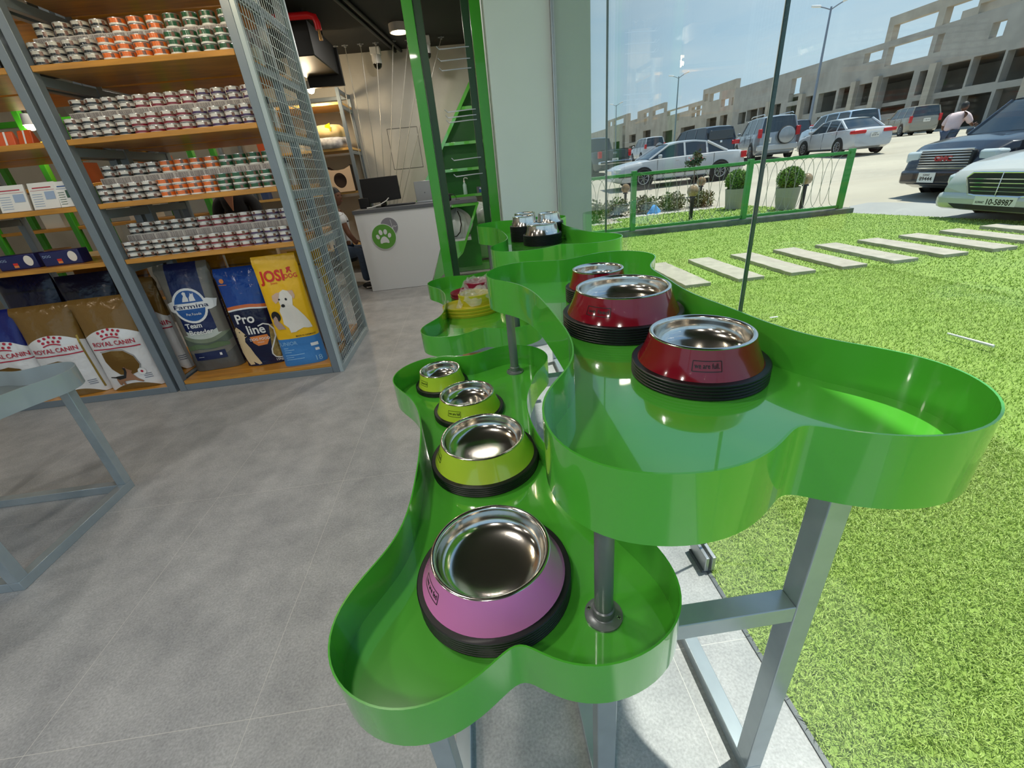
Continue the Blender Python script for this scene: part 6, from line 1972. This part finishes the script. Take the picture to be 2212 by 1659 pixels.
# white limousine, nose to the shop
d = car('cream white limousine with slatted chrome grille, nearest car at the right edge', 'car', 10.28, 6.07, 3.14, 5.15, 1.88, 1.46, 'saloon', paint('cream_white_paint', (188, 188, 180)), z=-0.02, wheel=.35)
Lh = d['L']/2
MB().prism([(Lh+.006, a, b_) for a, b_ in ((-.40, .70), (.40, .70), (.47, .64), (.38, .42), (.28, .40), (-.28, .40), (-.38, .42), (-.47, .64))], (.012, 0, 0)).build('grille', m_trim, d['t'], local=True)
mb = MB()
for k in range(4):
    z = .455+.055*k
    w = .36+.03*k
    mb.box(Lh+.015, Lh+.028, -w, w, z-.006, z+.006)
mb.bar((Lh+.03, 0, .40), (Lh+.022, 0, .72), .012)
oc = [(-.41, .71), (.41, .71), (.485, .64), (.39, .405), (.28, .385), (-.28, .385), (-.39, .405), (-.485, .64)]
mb.tube([(Lh+.016, a, b_) for a, b_ in oc], .014, 6, closed=True)
mb.build('grille_bars', M['chrome'], d['t'], local=True, smooth=30)
mb = MB()
mb.tube([(Lh-.42, .045*cos(a), .89+.045*sin(a)) for a in [2*pi*k/24 for k in range(24)]], .004, 6, closed=True)
for a in (pi/2, pi/2+2*pi/3, pi/2+4*pi/3):
    mb.bar((Lh-.42, 0, .89), (Lh-.42, .044*cos(a), .89+.044*sin(a)), .005)
mb.cyl((Lh-.42, 0, .80), (Lh-.42, 0, .848), .006)
mb.build('bonnet_star', M['chrome'], d['t'], local=True)
for sg in (-1, 1):
    bar_(d, 'headlamp', m_head, Lh-.42, Lh-.07, sg*.70-.17, sg*.70+.17, .50, .68, .06)
bar_(d, 'bumper', paint('cream_white_paint', (188, 188, 180)), Lh-.35, Lh+.045, -.88, .88, .17, .44, .10)
MB().prism([(Lh+.038, a, b_) for a, b_ in ((-.62, .265), (.62, .265), (.5, .20), (-.5, .20))], (.012, 0, 0)).build('air_intake', m_trim, d['t'], local=True)
plate(d, True, .325, [('10-58987', .07, -.045, .075, .34), ('KUWAIT', -.19, -.035, .03, .12)], .56, .13, .03, .05)

# dark car with open door and a man leaning in
d = car('dark estate car with open front door, right edge behind the black off-roader', 'car', 17.2, 11.9, 2.9, 4.7, 1.85, 1.75, 'suv', paint('very_dark_grey_paint', (44, 48, 52), .2))
MB().obox((.75, 1.20, .78), (.35, 1, 0), (0, 0, 1), (1, -.35, 0), .95, .75, .06).build('open_door', paint('very_dark_grey_paint', (44, 48, 52), .2), d['t'], local=True, bevel=.03)
MB().obox((.75, 1.20, 1.30), (.35, 1, 0), (0, 0, 1), (1, -.35, 0), .75, .34, .03).build('door_glass', M['carglass'], d['t'], local=True, bevel=.02)
gx, gy = 14.15, 13.0
gz = G(gx, gy)-0.03
t = thing('person', (gx, gy, gz), 'person in pale pink shirt and jeans leaning beside the dark car with open door', 'person')
bj = [(0, 0, .92), (.03, .0, 1.08), (.10, .02, 1.24), (.16, .03, 1.36), (.22, .05, 1.44), (.10, .22, 1.34), (.05, .30, 1.10), (.18, .30, .92), (.22, -.17, 1.32), (.34, -.22, 1.12), (.50, -.16, 1.06), (-.02, .09, .88), (0, .10, .48), (-.03, .10, .09), (-.02, -.09, .88), (.04, -.10, .48), (-.02, -.10, .09), (.13, .12, 1.36), (.19, -.08, 1.36)]
be = [(0, 1), (1, 2), (2, 3), (3, 4), (3, 17), (17, 5), (5, 6), (6, 7), (3, 18), (18, 8), (8, 9), (9, 10), (0, 11), (11, 12), (12, 13), (0, 14), (14, 15), (15, 16)]
br = [(.12, .15), (.11, .15), (.12, .17), (.08, .10), (.05, .05), .06, .045, .032, .06, .045, .032, .085, .06, .042, .085, .06, .042, .07, .07]
figure(t, 'body', bj, be, br, skin1)
figure(t, 'shirt', [bj[i] for i in (0, 1, 2, 3, 17, 5, 6, 18, 8, 9)], [(0, 1), (1, 2), (2, 3), (3, 4), (4, 5), (5, 6), (3, 7), (7, 8), (8, 9)], [(.165, .195), (.16, .20), (.165, .215), (.11, .135), .095, .09, .072, .095, .09, .072], pinkshirt)
figure(t, 'trousers', [bj[i] for i in (0, 11, 12, 13, 14, 15, 16)], [(0, 1), (1, 2), (2, 3), (0, 4), (4, 5), (5, 6)], [(.13, .15), .10, .078, .062, .10, .078, .062], jeans)
for y in (.10, -.10):
    MB().grid(lambda i, j: V((gx+.03+(.13*cos(2*pi*i))*sin(pi*j)**.7, gy+y+.048*sin(2*pi*i)*sin(pi*j)**.7, gz+.048-.045*cos(pi*j))), 18, 10).build('shoe', shoe, t, smooth=180)
head(t, (gx+.29, gy+.05, gz+1.56), (.95, .1, 0), skin1, hair)
hand(t, (gx+.18, gy+.30, gz+.92), (.4, 0, -1), (1, 0, .3), skin1, .6)
hand(t, (gx+.50, gy-.16, gz+1.06), (1, .2, 0), (0, .2, 1), skin1, .4)

# ---------------------------------------------------------------- concrete shells across the street
m_conc = mat('bare_concrete', (176, 170, 160), 0.95, c2=(150, 145, 136), nscale=0.5, bump=0.2, bscale=6)
m_conl = mat('pale_concrete', (188, 178, 162), 0.95, c2=(164, 155, 140), nscale=0.6)
FX = 46.0
def wall_holes(mb, y0, y1, z0, ztop, holes, th=0.7, x=FX):
    """wall in the plane X = x; holes (ya, yb, za, zb); ztop may be a pair for a sloping top"""
    zs_ = sorted(set([z0]+[min(max(h[k], z0), max(ztop)) for h in holes for k in (2, 3)]+[max(ztop)]))
    for za, zb in zip(zs_, zs_[1:]):
        if zb-za < 1e-4:
            continue
        cuts = sorted((max(h[0], y0), min(h[1], y1)) for h in holes if h[2] < zb-1e-4 and h[3] > za+1e-4 and h[1] > y0 and h[0] < y1)
        c = y0
        for a, b_ in cuts+[(y1, y1)]:
            if a > c+1e-4:
                mb.box(x, x+th, c, a, za, zb)
            c = max(c, b_)
    return mb
opA = [(64.4, 66.3, 7.0, 8.7), (64.3, 66.4, 6.0, 7.0), (76.2, 78.2, 4.4, 6.0), (73.2, 75.9, 4.6, 6.1), (71.0, 72.9, 4.7, 6.1), (67.8, 69.7, 4.5, 6.1), (64.3, 66.5, 3.5, 5.5), (61.3, 62.9, 4.2, 6.2), (61.5, 62.9, 2.0, 3.5), (57.7, 60.6, 4.1, 6.2), (55.2, 57.3, 4.2, 6.3), (52.0, 54.4, 4.1, 6.2), (52.2, 54.2, 2.0, 3.6), (47.8, 51.4, 2.9, 6.4), (46.1, 47.1, 4.2, 6.2), (46.2, 47.1, 1.2, 3.7), (42.4, 45.0, 4.1, 6.3), (42.4, 44.8, 1.0, 3.6), (39.7, 42.2, 4.2, 6.4), (37.2, 39.5, 4.1, 6.3), (39.7, 42.2, 1.0, 3.5), (37.2, 39.4, 1.0, 3.6), (40.4, 41.5, 7.5, 8.6), (57.8, 60.1, 1.5, 3.6), (67.8, 69.7, 1.5, 3.6), (71.0, 72.9, 1.5, 3.6), (73.2, 75.9, 1.2, 3.7), (55.4, 57.2, 1.2, 3.5), (45.6, 46.3, 7.5, 8.9), (46.8, 51.6, 7.4, 9.05), (52.2, 54.6, 8.2, 9.1)]
for k in range(9):
    y = 34.3-2.9*k
    opA += [(y, y+2.3, 4.1, 6.3), (y, y+2.3, 1.0, 3.6)]
t = thing('concrete_building', (FX, 45, 0.5), 'long grey concrete shell building with empty window openings, right half of the street', 'building')
wall_holes(MB(), 8, 80, 0.3, (9.6,), opA).build('facade', m_conc, t, smooth=0)
mb = MB()
wall_holes(mb, 43.2, 52.3, 9.6, (11.7,), [(46.9, 51.6, 9.6, 10.9), (43.3, 46.2, 9.6, 10.9)])
wall_holes(mb, 36.5, 43.2, 9.6, (10.9,), [(40.2, 43.1, 9.6, 10.3), (36.6, 39.9, 9.6, 10.3)])
mb.build('rooftop_frame', m_conl, t, smooth=0)
MB().box(FX+.7, FX+12, 43.2, 43.9, 9.6, 11.7).box(FX+8, FX+8.7, 43.9, 52.3, 10.9, 11.7).build('rooftop_frame_return', m_conl, t, smooth=0)
MB().box(FX+0.7, FX+12, 8, 80, 6.55, 6.9).box(FX+0.7, FX+9, 8, 80, 3.65, 4.0).build('floor_slabs', m_conc, t, smooth=0)
MB().box(FX+9, FX+9.6, 8, 80, 0.3, 6.55).build('inner_wall', m_conc, t, smooth=0)
mb = MB()
for y in (14.3, 20.1, 25.9, 31.7, 36.9, 45.5, 51.8, 54.8, 63.4, 70.3):
    mb.box(FX-.45, FX-.002, y-.35, y+.35, 0.3, 6.6)
mb.build('pilasters', m_conl, t, smooth=0)
opB = [(116.9, 119.9, 9.5, 10.4), (108.1, 114.4, 9.3, 10.3), (96.3, 106.2, 8.4, 9.2), (93.0, 94.9, 8.2, 8.7), (90.8, 92.7, 8.1, 8.7), (90.8, 92.7, 7.0, 7.9), (92.8, 94.7, 7.0, 7.7), (100.0, 101.3, 7.1, 8.2), (88.9, 90.2, 9.1, 10.2), (84.9, 88.2, 8.8, 10.0), (80.3, 80.8, 7.4, 8.5), (117.9, 119.7, 7.9, 9.2), (115.2, 120.0, 3.2, 6.6), (85.1, 88.6, 3.0, 6.2), (81.6, 83.9, 3.0, 6.2), (81.7, 84.1, 7.5, 8.6), (103, 108, 2.5, 5.6), (93, 99, 2.5, 5.6)]
t = thing('concrete_building', (FX, 100, 0.5), 'stepped pale concrete shell building with open roof frames, middle of the street', 'building')
mb = MB()
wall_holes(mb, 80, 90.8, 0.3, (11.0,), opB)
wall_holes(mb, 90.8, 108, 0.3, (9.4,), opB)
wall_holes(mb, 108, 124.3, 0.3, (11.2,), opB)
mb.build('facade', m_conl, t, smooth=0)
MB().box(FX+.7, FX+10, 80, 124.3, 6.6, 6.9).build('floor_slabs', m_conc, t, smooth=0)
MB().box(FX+9, FX+9.6, 80, 124.3, 0.3, 6.6).build('inner_wall', m_conc, t, smooth=0)
t = thing('concrete_building', (FX, 160, 0.5), 'farthest low concrete shell building at the left end of the street', 'building')
mb = MB()
wall_holes(mb, 124.3, 131.2, 0.3, (9.7,), [(125.1, 130, 4.5, 6.4), (125.1, 130, 1.4, 3.8)])
wall_holes(mb, 131.2, 150.3, 0.3, (11.6,), [(145.2, 148.9, 9.9, 11.1), (134.9, 143.5, 9.7, 11.0), (133.5, 135.5, 3.5, 9.0), (138, 144, 2, 5.5)])
wall_holes(mb, 150.3, 215, 0.3, (9.6,), [(158, 163, 2.5, 6)])
mb.build('facade', m_conl, t, smooth=0)
MB().box(FX+.7, FX+10, 124.3, 215, 6.6, 6.9).build('floor_slabs', m_conc, t, smooth=0)
MB().box(FX+9, FX+9.6, 124.3, 215, 0.3, 6.6).build('inner_wall', m_conc, t, smooth=0)

m_pole = mat('grey_lamp_pole', (130, 138, 150), 0.4, metal=0.4)
for i, (x, y) in enumerate(((31.8, 42.4), (32.2, 71.2), (32.5, 100.0))):
    t = thing('street_lamp', (x, y, .82), ['tall double armed street lamp nearest, at the right of the sky', 'double armed street lamp in the middle of the row', 'double armed street lamp farthest left and smallest'][i], 'street lamp', 0, 'street lamps along the road')
    MB().tube([(0, 0, 0), (0, 0, 10.0)], [.13, .07], 12).build('pole', m_pole, t, local=True)
    for sg in (-1, 1):
        MB().tube([(0, 0, 9.8), (sg*.45*.7, -sg*.45*.7, 10.02), (sg*.85*.7, -sg*.85*.7, 10.18)], .045, 8).build('arm', m_pole, t, local=True)
        MB().obox((sg*1.1*.7, -sg*1.1*.7, 10.26), (sg*.7, -sg*.7, .22), (.7, .7, 0), (0, 0, 1), .75, .28, .16).build('lamp_head', M['whiteplastic'], t, local=True, bevel=.06)
